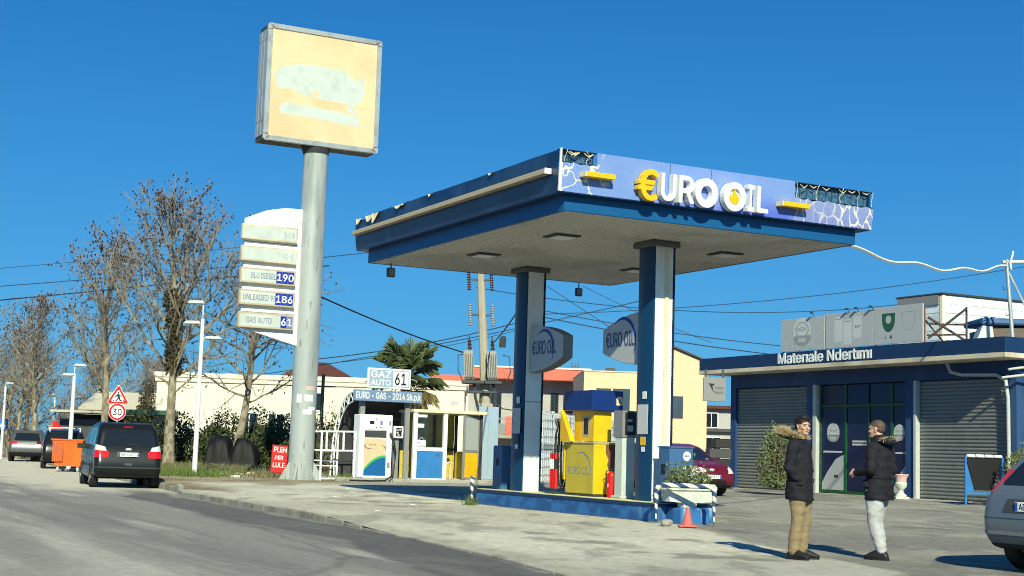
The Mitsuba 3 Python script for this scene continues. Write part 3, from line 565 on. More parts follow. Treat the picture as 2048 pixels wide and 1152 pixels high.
for cx, cz, sx, sz in ((x0, z1, 1, -1), (x1, z1, -1, -1), (x0, z0, 1, 1), (x1, z0, -1, 1)):
    part(tower, 'frame_corner', B(PF).poly(Polygon([(cx, cz + sz * .06), (cx + sx * .06, cz), (cx + sx * .19, cz), (cx + sx * .19, cz + sz * .08), (cx + sx * .16, cz + sz * .16), (cx + sx * .08, cz + sz * .19), (cx, cz + sz * .19)]), .1, axes([0, -d - .012 + .0, 0], [1, 0, 0], [0, 0, 1], [0, 1, 0])), 'galvanised')
    part(tower, 'corner_gap', B(PF).poly(Polygon([(cx + sx * .10, cz + sz * .025), (cx + sx * .185, cz + sz * .135), (cx + sx * .165, cz + sz * .15), (cx + sx * .075, cz + sz * .04)]), .004, axes([0, -d - .024, 0], [1, 0, 0], [0, 0, 1], [0, 1, 0])), 'rust', label='rusty open mitre at the frame corner')
part(tower, 'face_panel', B(PF).box(x0 + fwid - .01, x1 - fwid + .01, -d + .02, -d + .05, z0 + fwid - .01, z1 - fwid + .01), 'tan_panel', label='faded tan sign face')
FP = axes([0, -d + .019, 0], [1, 0, 0], [0, 0, 1])
def blob(pts, seed, amp=.015):
    p = Polygon(pts).buffer(.05).buffer(-.05); r = np.random.default_rng(seed); q = np.array(p.segmentize(.06).exterior.coords)[:-1]
    return Polygon(q + r.normal(0, amp, q.shape)).buffer(.012)
bl1 = blob([(-1.56, 12.55), (-1.5, 12.8), (-1.25, 12.95), (-.8, 13.07), (-.2, 13.1), (.3, 13.08), (.72, 13.05), (.95, 12.9), (1.12, 12.75), (1.25, 12.85), (1.34, 12.98), (1.36, 12.7), (1.42, 12.45), (1.36, 12.25), (1.2, 12.12), (1.02, 12.0), (1.06, 11.87), (1.16, 11.84), (1.16, 11.76), (.9, 11.77), (.86, 11.85), (.98, 11.9), (.9, 12.02), (.5, 12.05), (.0, 12.06), (-.45, 12.12), (-.9, 12.2), (-1.15, 12.27), (-1.4, 12.22), (-1.53, 12.35)], 3)
bl1 = bl1.difference(sbox(-.33, 12.13, -.12, 12.3))
bl2 = blob([(-1.36, 11.62), (-1.3, 11.76), (-1.1, 11.82), (-.95, 11.77), (-.6, 11.78), (0, 11.76), (.5, 11.74), (.75, 11.68), (1.22, 11.68), (1.24, 11.42), (1.38, 11.4), (1.38, 11.35), (.9, 11.36), (.5, 11.39), (0, 11.44), (-.6, 11.46), (-1.2, 11.44), (-1.34, 11.5)], 5)
part(tower, 'blank_patch', B(PF).poly(bl1, .003, FP), 'panel_pale', label='large pale oval patch where the lettering was removed')
part(tower, 'blank_patch', B(PF).poly(bl2, .003, FP), 'panel_pale', label='pale bar shaped patch below the oval one')
part(tower, 'neck', B(PF).cyl([.02, 0, 10.35], [.02, 0, 10.56], .39, .47, n=32), 'dark_grey', 40)
for (z, a, w, h, m) in ((2.95, -1.75, .3, .12, 'cushion_red'), (2.6, -1.85, .28, .2, 'board_white'), (2.55, -2.5, .16, .26, 'board_white'), (2.2, -1.95, .3, .16, 'board_white'), (2.33, -1.55, .3, .1, 'board_white')):
    q = [[.39 * math.cos(a + k * w / .39 / 5) * 1.0, .39 * math.sin(a + k * w / .39 / 5)] for k in range(6)]
    bb = B(PF)
    for p_, r_ in zip(q[:-1], q[1:]): bb.quad([p_[0], p_[1], z], [r_[0], r_[1], z], [r_[0], r_[1], z + h], [p_[0], p_[1], z + h])
    part(tower, 'paper_sticker', bb, m)
fin = part(tower, 'price_panel', B(PF).poly(Polygon([(-.36, 8.56), (-.9, 8.55), (-1.5, 8.42), (-2.17, 8.12), (-2.17, 4.76), (-.36, 4.3)]), .16, axes([0, .06, 0], [1, 0, 0], [0, 0, 1])), 'white_clean', label='white curved price panel fixed to the pole')
for zc, txt, num, pale in ((7.69, '', '', 0), (7.02, '', '', 0), (6.35, 'BLU DIESEL', '190', 0), (5.68, 'UNLEADED 98', '186', 0), (4.985, 'GAS AUTO', '61', 1)):
    X0, X1 = -2.30, -.54
    fr_ = part(fin, 'price_board', B(PF).box(X0, X1, -.28, -.1, zc - .235, zc + .235, c=.01), 'beige' if txt else 'eave_cream')
    tw = axes([0, -.281, 0], [1, 0, 0], [0, 0, 1])
    part(fin, 'price_face', B(PF).box(X0 + .05, X1 - .05, -.286, -.281, zc - .18, zc + .18), 'panel_pale')
    if txt:
        t0 = {'BLU DIESEL': -1.96, 'UNLEADED 98': -2.19, 'GAS AUTO': -2.05}[txt]; tw_ = {'BLU DIESEL': .78, 'UNLEADED 98': 1.05, 'GAS AUTO': .8}[txt]
        part(fin, 'fuel_name', B(PF).text(txt, .17, .004, True, axes([t0, -.2865, zc - .08], [1, 0, 0], [0, 0, 1]), width=tw_), 'grey_text', label=f'grey lettering {txt}')
        n = len(num); xr = X1 - .06 if n == 3 else X1 - .05; cw = .19
        for q, chh in enumerate(num):
            xa = xr - (n - q) * cw
            part(fin, 'digit_tile', B(PF).box(xa + .004, xa + cw - .004, -.297, -.2868, zc - .18, zc + .18), 'sign_blue_pale' if pale and q == 1 else 'sign_blue')
            part(fin, 'digit', B(PF).text(chh, .21, .004, True, axes([xa + cw / 2, -.2975, zc - .105], [1, 0, 0], [0, 0, 1]), center=True), 'board_white', label=f'white digit {chh}')
    else:
        for q in range(7):
            a = -1.0 + RNG.uniform(0, .36); hh = RNG.uniform(.04, .22); part(fin, 'ghost_mark', B(PF).box(a, a + RNG.uniform(.015, .05), -.2885, -.2865, zc - hh * .6, zc + hh * .5), 'banner_grey')
part(fin, 'panel_seam', B(PF).box(-2.17, -.37, -.103, -.0995 + .16 - .16, 7.4, 7.42), 'dark_grey'); part(fin, 'panel_seam', B(PF).box(-2.17, -.37, -.103, -.0995, 5.24, 5.26), 'dark_grey')

# ---------------------------------------------------------------- LPG kiosk
KZ = .21
KF = frame(-3.9, 46, KZ, TH)
slab = put('kiosk_slab', B(KF).box(-1.6, 4.2, -.25, 4.5, -.3, .09, c=.03), 'concrete', kind='structure')
k = thing('gas_shelter', 'barrel vaulted shelter with white truss arches and blue header board over the gas dispenser', 'shelter')
part(k, 'header_board', B(KF).box(-1.15, 1.15, -.28, -.16, 2.48, 2.83, c=.008), 'header_blue', label='grey blue header board with white lettering')
part(k, 'header_lettering', B(KF).text('EURO - GAS - 2014 Sh.p.k', .2, .004, True, axes([-1.1, -.285, 2.56], [1, 0, 0], [0, 0, 1]), width=2.2), 'board_white')
arc = [(-.1 + 1.75 * math.sin(a), .55 + 2.2 * math.cos(a)) for a in np.linspace(0.02, math.pi / 2, 12)]
arci = [(-.1 + 1.52 * math.sin(a), .45 + 2.0 * math.cos(a)) for a in np.linspace(0.02, math.pi / 2, 12)]
for x in (-1.1, 1.1):
    bb = B(KF).tube([[x, y, z] for y, z in arc], .028, 8).tube([[x, y, z] for y, z in arci], .022, 8)
    for q in range(0, 11): bb.cyl([x, *arc[q]], [x, *arci[q + 1 if q % 2 else q]], .014, n=6)
    for q in range(0, 11, 2): bb.cyl([x, *arc[q + 1]], [x, *arci[q]], .014, n=6)
    bb.cyl([x, arc[-1][0], arc[-1][1]], [x, arc[-1][0] + .05, 0], .028, n=8).cyl([x, arci[-1][0], arci[-1][1]], [x, arci[-1][0] - .1, 0], .022, n=8)
    part(k, 'truss_arch', bb, 'white_clean' if x < 0 else 'grey', 40)
bb = B(KF)
for (y0, z0_), (y1, z1_) in zip(arc[:-1], arc[1:]): bb.quad([-1.08, y0, z0_ + .03], [1.08, y0, z0_ + .03], [1.08, y1, z1_ + .03], [-1.08, y1, z1_ + .03])
part(k, 'vault_sheet', bb, 'dark_grey', 30, label='dark curved roof sheet')
part(k, 'back_sheet', B(KF).box(-1.05, 1.05, 1.68, 1.71, .0, .62), 'dark_grey')
for x in (-.82, .72): part(k, 'post', B(KF).box(x, x + .16, .0, .16, 0, 2.6, c=.01), 'grey')
k = thing('gas_price_sign', 'framed blue and white price sign GAZ AUTO 61 on top of the gas shelter', 'sign')
part(k, 'board', B(KF).box(-.7, .77, -.2, -.1, 2.9, 3.53, c=.01), 'white_paint', label='white framed board'); part(k, 'face', B(KF).box(-.65, .72, -.206, -.201, 2.95, 3.48), 'pale_blue')
part(k, 'number_field', B(KF).box(.16, .68, -.212, -.207, 2.98, 3.45), 'board_white')
for txt, x, z, h, m, w in (('GAZ', -.6, 3.24, .2, 'board_white', .68), ('AUTO', -.6, 3.0, .17, 'board_white', .68)): part(k, 'lettering', B(KF).text(txt, h, .004, True, axes([x, -.2075, z], [1, 0, 0], [0, 0, 1]), width=w), m, label=f'white word {txt}')
part(k, 'number', B(KF).text('61', .36, .004, True, axes([.22, -.213, 3.03], [1, 0, 0], [0, 0, 1]), width=.38), 'black', label='black number 61'); part(k, 'support', B(KF).cyl([-.4, -.15, 2.82], [-.4, -.15, 2.92], .02).cyl([.45, -.15, 2.82], [.45, -.15, 2.92], .02), 'grey', kind='stuff')
k = thing('gas_dispenser', 'white gas dispenser with a tan and blue wave panel under the vaulted shelter', 'fuel dispenser')
D0 = KF @ frame(-.88, -.28 + .1, .09)
part(k, 'body', B(D0).box(0, 1.08, 0, .55, 0, 1.98, c=.02), 'white_clean'); part(k, 'frame_post', B(D0).box(0, .16, -.03, -.001, .02, 1.97, c=.012), 'white_clean'); part(k, 'frame_post', B(D0).box(.9, 1.08, -.03, -.001, .02, 1.97, c=.012), 'white_clean')
part(k, 'recess', B(D0).box(.165, .895, -.006, -.001, 1.26, 1.48), 'dark_grey', label='dark recess below the display'); hd = part(k, 'display_head', B(D0).box(.165, .895, -.028, -.001, 1.5, 1.95, c=.01), 'board_white')
part(hd, 'display', B(D0).box(.31, .46, -.032, -.029, 1.68, 1.78), 'black'); part(hd, 'display', B(D0).box(.66, .74, -.032, -.029, 1.66, 1.8), 'sign_blue_pale')
for x, z in ((.53, 1.84), (.53, 1.57), (.66, 1.59), (.72, 1.59)): part(hd, 'button', B(D0).cyl([x, -.029, z], [x, -.036, z], .022, n=10), 'dark_grey')
DF = axes([0, -.012, 0], [1, 0, 0], [0, 0, 1])
pn = part(k, 'front_panel', B(D0).box(.165, .895, -.011, -.001, .08, 1.24), 'dispenser_tan', label='tan front panel with wave graphic')
wave = [(.165 + .73 * q, .30 + .42 * (1 - (1 - q) ** 2.2)) for q in np.linspace(0, 1, 16)]
part(pn, 'green_band', B(D0).poly(Polygon(wave + [(.895, .08), (.165, .08)]), .002, DF), 'green'); part(pn, 'blue_field', B(D0).poly(Polygon([(x, z - .075 + .02 * (x - .5)) for x, z in wave] + [(.895, .081), (.165, .081)]), .002, DF, .0021), 'sea_blue')
for sgn, cx, cz in ((1, .36, 1.0), (-1, .7, .93)):
    an = np.linspace(2.0, 5.4, 16) if sgn > 0 else np.linspace(-.7, 1.5, 16)
    part(pn, 'logo_arc', B(D0).poly(Polygon([(cx + .2 * math.cos(a), cz + .1 * math.sin(a)) for a in an] + [(cx + (.2 - .03 * math.sin(q * math.pi)) * math.cos(a), cz + (.1 - .03 * math.sin(q * math.pi)) * math.sin(a)) for q, a in zip(np.linspace(0, 1, 16), an[::-1])]), .002, DF), 'dark_grey')
part(pn, 'logo_lettering', B(D0).text('EURO OIL', .045, .002, True, axes([.32, -.0125, 1.02], [1, 0, 0], [0, 0, 1]), width=.24), 'rust')
part(k, 'vent', B(D0).box(.94, 1.03, -.033, -.031, .32, .5), 'grey'); part(k, 'vent', B(D0).box(.96, 1.03, -.033, -.031, 1.65, 1.8), 'grey')
part(k, 'hose', B(D0).tube([[1.0, -.08, 1.38], [1.1, -.12, 1.2], [1.18, -.14, .8], [1.14, -.14, .35], [1.06, -.2, .1], [.7, -.5, -.06], [.2, -.62, -.07], [-.5, -.55, -.06]], .025, 7), 'black', 40); part(k, 'nozzle', B(D0).tube([[1.0, -.05, 1.44], [1.02, -.07, 1.36], [1.05, -.09, 1.26]], [.03, .05, .03], 8), 'black', 40)
k = thing('card_reader', 'white keypad box on a grey post to the right of the gas dispenser', 'card reader')
part(k, 'post', B(KF).box(.36, .52, -.02, .12, .09, 1.4, c=.01), 'grey'); part(k, 'box', B(KF).box(.29, .60, -.16, -.03, 1.36, 1.74, c=.012), 'white_clean'); part(k, 'screen', B(KF).box(.35, .54, -.166, -.161, 1.41, 1.68), 'black')
for x, z in ((.37, 1.58), (.45, 1.6), (.37, 1.5), (.4, 1.43)): part(k, 'key_patch', B(KF).box(x, x + .06, -.17, -.167, z, z + .05), 'light_grey')
# attendant booth
k = thing('attendant_booth', 'glazed attendant booth with white posts, blue lower door panel and mustard inner panels', 'booth')
part(k, 'roof', B(KF).box(.92, 3.55, -.22, 2.2, 2.2, 2.3, c=.01), 'cream'); part(k, 'floor', B(KF).box(.95, 3.5, -.12, 2.1, .03, .1), 'concrete')
for x in (.95, 2.0): part(k, 'post', B(KF).box(x, x + .13, -.19, -.06, .02, 2.19, c=.008), 'white_clean')
part(k, 'rail', B(KF).box(1.082, 1.998, -.17, -.08, .98, 1.1, c=.006), 'white_clean'); part(k, 'rail', B(KF).box(1.082, 1.998, -.17, -.08, .02, .12, c=.006), 'white_clean')
pn = part(k, 'door_panel', B(KF).box(1.085, 1.995, -.15, -.11, .125, .975, c=.004), 'door_blue', label='blue lower panel'); part(pn, 'worn_badge', B(KF).cyl([1.82, -.151, .86], [1.82, -.154, .86], .07, n=14), 'box_blue')
part(k, 'glass_pane', B(KF).quad([1.082, -.1, 1.1], [1.998, -.1, 1.1], [1.998, -.1, 2.19], [1.082, -.1, 2.19]), 'pane_clear')
part(k, 'letter_f_tape', B(KF).box(1.09, 1.42, -.13, -.12, 2.05, 2.13).box(1.09, 1.32, -.13, -.12, 1.72, 1.84), 'white_clean', kind='stuff', label='white bars stuck on the glass')
hs = part(k, 'hanging_notice', B(KF).box(1.1, 1.4, -.13, -.122, 1.12, 1.32, c=.003), 'board_white'); part(hs, 'cord', B(KF).tube([[1.15, -.126, 1.32], [1.25, -.126, 1.42], [1.35, -.126, 1.32]], .008, 5), 'board_white')
part(hs, 'print', B(KF).box(1.13, 1.19, -.132, -.1305, 1.22, 1.26).box(1.25, 1.36, -.132, -.1305, 1.15, 1.18), 'grey_text', kind='stuff')
for (x0_, x1_, y0_, y1_, z0_, z1_, m) in ((.62, .93, .1, .13, .1, .98, 'olive_yellow'), (.62, .93, .1, .13, 1.0, 2.18, 'glass_dark'), (1.0, 3.4, 2.0, 2.05, .1, 2.2, 'olive_yellow'), (3.42, 3.46, .1, 2.0, .1, 1.0, 'olive_yellow')):
    part(k, 'wall_panel', B(KF).box(x0_, x1_, y0_, y1_, z0_, z1_), m)
for (x0_, x1_) in ((.96, 1.5), (1.62, 2.1), (2.2, 2.35)): part(k, 'inner_strip', B(KF).box(x0_, x1_, 1.95, 1.99, .1, 2.18), 'olive_yellow' if x0_ > 1 else 'dark_grey')
for x, y in ((2.6, 1.9), (3.4, 1.9), (3.4, .0)): part(k, 'dark_mullion', B(KF).box(x, x + .08, y, y + .08, .1, 2.2), 'dark_grey')
part(k, 'dark_transom', B(KF).box(2.68, 3.4, 1.91, 1.97, 1.02, 1.1), 'dark_grey')
GD = KF @ frame(2.72, -.18, 0, .35)
dr_ = part(k, 'open_door', B(GD).box(0, .08, 0, .06, .1, 2.18, c=.006).box(.68, .76, 0, .06, .1, 2.18, c=.006).box(.081, .679, 0, .06, 2.1, 2.18).box(.081, .679, 0, .06, .98, 1.05).box(.081, .679, 0, .06, .1, .17), 'grey', label='grey framed open door with frosted glass above a mustard panel')
part(dr_, 'glass', B(GD).box(.082, .678, .02, .035, 1.055, 2.095), 'glass_frost'); part(dr_, 'lower_panel', B(GD).box(.082, .678, .02, .035, .175, .975), 'yellow')
k = thing('booth_table', 'small wooden table with folded things inside the attendant booth', 'table')
T0 = KF @ frame(2.15, .7, .1)
part(k, 'table_top', B(T0).box(0, .6, 0, .5, .5, .55), 'eave_cream')
for x, y in ((.03, .03), (.52, .03), (.03, .42), (.52, .42)): part(k, 'leg', B(T0).box(x, x + .05, y, y + .05, 0, .5), 'eave_cream')
put('folded_blanket', B(T0).box(.04, .56, .06, .44, .551, .68, c=.05), 'dark_grey', True, 'dark folded blanket lying on the small booth table', 'blanket')
k = thing('electric_cabinet', 'pale blue metal cabinet behind the booth at the foot of the power pole', 'cabinet')
C0 = frame(-.99, 49.4, .2, .1)
part(k, 'body', B(C0).box(0, .68, 0, .5, .1, 2.55, c=.015), 'pale_blue'); part(k, 'door_seam', B(C0).box(.33, .338, -.004, -.001, .2, 2.45), 'grey'); part(k, 'plinth', B(C0).box(.02, .66, .02, .48, 0, .1), 'concrete')
# white rail fence
k = thing('white_rail_fence', 'white painted pipe rail fence between the tall pole and the gas dispenser', 'fence')
RF = frame(-5.72, 45.0, .13, TH)
for y, nm in ((0, 0), (1.5, 1)):
    for x in (0.0, 1.1): part(k, 'post', B(RF).cyl([x, y, 0], [x, y, 1.6], .035, n=8), 'white_clean', 40)
    for z in (.12, .98, 1.57): part(k, 'rail', B(RF).cyl([.03, y, z], [1.07, y, z + .02], .028, n=8), 'white_clean', 40)
    part(k, 'short_post', B(RF).cyl([.72, y, 1.0], [.72, y, 1.56], .035, n=8), 'white_clean', 40)
for z in (.5, .66): part(k, 'rail', B(RF).cyl([0, 1.5, z], [1.1, 1.5, z], .022, n=8), 'white_clean', 40)
k = thing('red_notice_board', 'red handpainted board reading PLEH PER LULE on a stake beside the tall pole', 'sign')
RB = frame(-7.47, 46.3, .33, .15) @ np.array([[1, 0, .03, 0], [0, 1, 0, 0], [-.06, 0, 1, 0], [0, 0, 0, 1.0]])
part(k, 'board', B(RB).box(0, .5, 0, .03, .05, .92, c=.012), 'red')
for txt, z, h, w in (('PLEH', .70, .16, .4), ('PER', .46, .13, .26), ('LULE', .22, .15, .37)): part(k, 'lettering', B(RB).text(txt, h, .004, True, axes([.06 if txt != 'PER' else .11, -.002, z], [1, 0, 0], [0, 0, 1]), width=w), 'board_white', label=f'white handpainted word {txt}')
part(k, 'stake', B(RB).box(.2, .27, .031, .07, -.35, .6), 'twig')

# ---------------------------------------------------------------- building supplies shop
SF = axes([7.03, 53.698, 0], [.4580, -.8890, 0], [.8890, .4580, 0])     # x along the front towards the camera, y into the building
shop = thing('supplies_shop', 'single storey dark blue building supplies shop with two grey roller shutters', 'shop')
LX = 14.88
bb = B(SF).box(.6, 5.68, 1.0, 1.3, .12, 4.3); 
wall = part(shop, 'wall', B(SF).box(.6, .92, 1.0, 9, .1, 4.30).box(4.97, 5.36, 1.0, 1.3, .1, 4.3).box(.921, 4.969, 1.0, 1.3, 3.82, 4.3).box(5.361, 9.80, 1.0, 1.3, 3.82, 4.3).box(9.801, 10.20, 1.0, 1.3, .1, 4.3).box(10.201, 14.02, 1.0, 1.3, 3.82, 4.3).box(14.021, 14.32, 1.0, 9.0, .1, 4.3).box(.921, 14.02, 8.7, 9.0, .1, 4.3), 'blue_wall', label='dark blue rendered wall')
rf = part(shop, 'roof_slab', B(SF).box(-.02, LX, -.0, 9.5, 4.44, 4.88, c=.01), 'navy', label='deep navy flat roof fascia')
part(rf, 'eave_board', B(SF).box(-.03, LX + .01, -.02, 9.4, 4.30, 4.437, c=.006), 'eave_cream', label='cream chipped eave board'); part(rf, 'bare_concrete_edge', B(SF).box(LX + .002, LX + .06, .75, 9.5, 4.34, 4.90), 'concrete')
part(shop, 'plinth', B(SF).box(.5, 14.5, .55, 1.0, -.2, .2, c=.03), 'concrete')
part(shop, 'shop_lettering', B(SF).text('Materıale Ndertımı', .34, .02, True, axes([4.68, -.002, 4.515], [1, 0, 0], [0, 0, 1]), width=4.7), 'board_white', label='white raised shop name on the roof fascia')
for a, c, lab in ((.93, 4.96, 'grey corrugated roller shutter left of the glass door'), (10.34, 14.01, 'grey corrugated roller shutter right of the glass door')):
    sh = part(shop, 'roller_shutter', B(SF).box(a, c, 1.12, 1.15, .2, 3.8), 'shutter_grey', label=lab)
    for q in range(32):
        z = .215 + q * .112
        part(sh, 'slat', B(SF).poly(Polygon([(0, 0), (-.028, .03), (-.034, .055), (-.028, .08), (0, .108)]), c - a, axes([a, 1.118, z], [0, 1, 0], [0, 0, 1])), 'shutter_grey', 30)
for a, c in ((5.37, 5.56), (10.21, 10.335)): part(shop, 'door_pillar', B(SF).box(a, c, .93, 1.1, .12, 3.82, c=.01), 'light_grey')
gl = part(shop, 'glazed_entrance', B(SF).box(5.57, 9.79, 1.16, 1.2, .2, 3.8), 'dark_navy', label='glazed entrance with green frames')
for x in (5.6, 6.85, 8.0 + .0, 9.05, 9.72):
    part(gl, 'mullion', B(SF).box(x, x + .07 if x not in (6.85, 9.05) else x + .1, 1.06, 1.155, .2, 3.12 if x == 8.0 else 3.8, c=.008), 'shop_green')
for z in (.2, 3.05): part(gl, 'transom', B(SF).box(5.61, 9.78, 1.07, 1.15, z, z + .1, c=.008), 'shop_green')
for a, c in ((5.68, 6.84), (6.96, 7.99), (8.08, 9.04), (9.16, 9.71)):
    part(gl, 'pane', B(SF).box(a, c, 1.10, 1.12, .31, 3.04), 'glass_navy'); part(gl, 'pane', B(SF).box(a, c, 1.10, 1.12, 3.16, 3.78), 'glass_navy')
def logo(cx, cz, s, y, par, m1='banner_light', m2='banner_dark'):
    A_ = axes([cx, y, cz], [1, 0, 0], [0, 0, 1])
    o = Polygon([(-.5 * s, -.1 * s)] + [(.5 * s * math.cos(a), .05 * s + .5 * s * math.sin(a)) for a in np.linspace(math.pi, 0, 14)] + [(.5 * s, -.1 * s)])
    part(par, 'emblem', B(SF).poly(o, .002, A_), m1, label='pale shield emblem')
    part(par, 'emblem_arc', B(SF).poly(affinity.scale(Point(0, .1 * s).buffer(.38 * s, 24).difference(Point(0, .1 * s).buffer(.33 * s, 24)), 1, .75), .002, A_, .0022), m2)
    part(par, 'emblem_base', B(SF).poly(Polygon([(-.5 * s, -.13 * s)] + [(.5 * s * math.cos(a), -.13 * s + .36 * s * math.sin(a)) for a in np.linspace(math.pi, 2 * math.pi, 12)]), .002, A_), m2)
    part(par, 'emblem_word', B(SF).text('NEON', .16 * s, .002, True, axes([cx - .26 * s, y - .0045, cz + .04 * s], [1, 0, 0], [0, 0, 1]), width=.52 * s), m2); part(par, 'emblem_word', B(SF).text('bojra', .15 * s, .002, True, axes([cx - .21 * s, y - .0045, cz - .33 * s], [1, 0, 0], [0, 0, 1]), width=.42 * s), 'board_white' if m1 != 'banner_light' else m1)
logo(6.25, 2.2, .62, 1.095, gl); logo(9.42, 2.2, .5, 1.095, gl)
for a, c, z in ((5.75, 6.7, 1.55), (9.2, 9.7, 1.55), (7.2, 7.9, 1.9), (7.2, 7.9, 1.8)): part(gl, 'lettering_strip', B(SF).box(a, c, 1.094, 1.098, z, z + .055), 'banner_light')
part(gl, 'poster', B(SF).poly(Polygon([(5.69, .32), (6.83, .32), (6.83, 1.5), (6.4, 1.35), (5.95, .9), (5.69, .55)]), .002, axes([0, 1.097, 0], [1, 0, 0], [0, 0, 1])), 'banner_grey', label='pale sloping poster film in the lower pane'); part(gl, 'poster', B(SF).poly(Polygon([(9.17, .32), (9.7, .32), (9.7, 1.2), (9.3, .75), (9.17, .5)]), .002, axes([0, 1.097, 0], [1, 0, 0], [0, 0, 1])), 'banner_grey'); part(gl, 'poster_mark', B(SF).box(6.3, 6.5, 1.09, 1.094, .72, .82), 'dark_grey')
part(shop, 'downpipe', B(SF).tube([[11.9, .7, 4.28], [11.95, .8, 4.02], [12.3, .88, 3.93], [13.7, .88, 3.88], [14.02, .9, 3.7], [14.08, .92, 3.2], [14.1, .93, .25]], .055, 10), 'light_grey', 40)
wn = part(shop, 'side_window', B(SF).box(14.325, 14.36, 2.0, 4.0, 2.2, 3.1), 'pale_blue', label='side window on the end wall'); part(wn, 'sill', B(SF).box(14.33, 14.5, 1.9, 4.1, 2.08, 2.18), 'box_blue')
for z, y in ((4.0, .6), (3.75, .35)): part(shop, 'vent_pipe', B(SF).cyl([14.4, y, z], [15.0, y + 1.2, z + .2], .04, n=10), 'light_grey', 40)
bb_ = thing('roof_billboard', 'long faded grey three part advertising banner standing on the shop roof', 'billboard')
for q, (a, c) in enumerate(((3.78, 6.14), (6.18, 8.53), (8.57, 10.78))):
    p_ = part(bb_, 'banner_panel', B(SF).box(a, c, .8, .85, 5.0, 6.12 + .035 * q, c=.006), 'banner_grey'); 
    if q == 0: logo(4.95, 5.62, .95, .796, p_)
    if q == 1:
        for cx, cz in ((6.85, 5.62), (7.3, 5.52), (7.78, 5.7)):
            part(p_, 'paint_tin', B(SF).poly(sbox(cx - .2, cz - .42, cx + .2, cz + .36).union(affinity.scale(Point(cx, cz + .36).buffer(1, 20), .2, .05)), .002, axes([0, .797, 0], [1, 0, 0], [0, 0, 1])), 'banner_light'); part(p_, 'tin_rim', B(SF).poly(affinity.scale(Point(cx, cz + .36).buffer(1, 20), .2, .05).difference(affinity.scale(Point(cx, cz + .375).buffer(1, 20), .17, .035)), .002, axes([0, .7945, 0], [1, 0, 0], [0, 0, 1])), 'banner_dark')
        part(p_, 'print', B(SF).text('BEST', .07, .002, True, axes([7.67, .7945, 5.62], [1, 0, 0], [0, 0, 1])), 'dark_grey')
    if q == 2:
        for cx, m in ((9.25, 'banner_green'), (10.15, 'banner_dark')):
            o = Polygon([(cx - .3, 5.98), (cx + .3, 5.98)] + [(cx + .3 * math.cos(a), 5.8 + .42 * math.sin(a)) for a in np.linspace(0, -math.pi, 14)]); A_ = axes([0, .797, 0], [1, 0, 0], [0, 0, 1])
            if m == 'banner_green': part(p_, 'green_shield', B(SF).poly(o.difference(Point(cx, 5.78).buffer(.13)), .002, A_), m, label='dark green shield print')
            else: part(p_, 'shield_outline', B(SF).poly(o.difference(o.buffer(-.02)), .002, A_), m)
        part(p_, 'tin_print', B(SF).box(9.15, 9.3, .794, .797, 5.42, 5.47), 'dark_grey'); part(p_, 'small_square', B(SF).box(9.32, 9.4, .794, .797, 5.17, 5.27).box(9.1, 9.13, .794, .797, 5.17, 5.25), 'dark_grey', kind='stuff')
for x in (3.8, 6.16, 8.55, 10.75):
    part(bb_, 'strut', B(SF).cyl([x, .9, 4.85], [x, .9, 6.05], .03, n=6).cyl([x, 1.9, 4.85], [x, .9, 5.7], .025, n=6), 'rust', kind='stuff')
part(bb_, 'end_truss', B(SF).cyl([10.9, .9, 5.1], [11.8, 1.6, 6.0], .04, n=6).cyl([10.9, .9, 5.75], [11.8, 1.6, 5.0], .045, n=6).cyl([11.8, 1.6, 4.85], [11.8, 1.6, 6.05], .035, n=6).cyl([10.85, .9, 5.55], [11.8, 1.6, 5.5], .03, n=6).cyl([10.85, .9, 5.2], [11.8, 1.6, 5.2], .03, n=6), 'truss_dark', kind='stuff', label='rusty angle iron truss behind the billboard end')
part(bb_, 'lower_rail', B(SF).box(3.8, 10.8, .86, .9, 4.94, 4.985), 'dark_grey')
for x in (5.6, 7.4, 7.85, 8.55): part(bb_, 'lamp_arm', B(SF).cyl([x, .82, 6.12], [x - .01, .7, 6.24], .012, n=5).box(x - .05, x + .02, .64, .74, 6.22, 6.28), 'dark_grey', kind='stuff')
sg = thing('travel_sign', 'small dark grey hanging travel sign under the left end of the shop roof', 'sign')
TF = frame(6.72, 50.2, 3.2, .12)
part(sg, 'board', B(TF).box(0, .8, 0, .08, 0, .82, c=.008), 'grey'); part(sg, 'bird_mark', B(TF).poly(Polygon([(.18, .62), (.42, .6), (.32, .52), (.36, .3), (.26, .47)]), .003, axes([0, -.002, 0], [1, 0, 0], [0, 0, 1])), 'black')
part(sg, 'lettering', B(TF).text('ELISIA', .08, .003, True, axes([.4, -.002, .42], [1, 0, 0], [0, 0, 1]), width=.3), 'dark_grey'); part(sg, 'lettering', B(TF).text('TRAVEL', .08, .003, True, axes([.36, -.002, .26], [1, 0, 0], [0, 0, 1]), width=.36), 'dark_grey'); part(sg, 'bracket', B(TF).box(.05, .12, .02, .06, .82, 1.1).box(.66, .73, .02, .06, .82, 1.1), 'dark_grey', kind='stuff')
k = thing('antenna_mast', 'leaning metal mast with a crossarm on the shop roof carrying a sagging white cable', 'mast')
part(k, 'pole', B().cyl([15.12, 43.5, 4.85], [14.97, 43.6, 7.5], .065, .05, n=10), 'galvanised', 40); part(k, 'crossarm', B().cyl([14.85, 43.6, 7.42], [15.75, 43.7, 7.47], .045, n=8), 'white_clean', 40)
part(k, 'brace', B().cyl([15.02, 43.55, 7.1], [15.6, 43.2, 5.6], .035, n=8), 'galvanised', 40); part(k, 'antenna_rod', B().tube([[15.1, 43.55, 7.2], [15.05, 43.5, 7.4], [15.12, 43.5, 7.62], [15.14, 43.5, 7.75]], .03, 6), 'white_clean', 40)
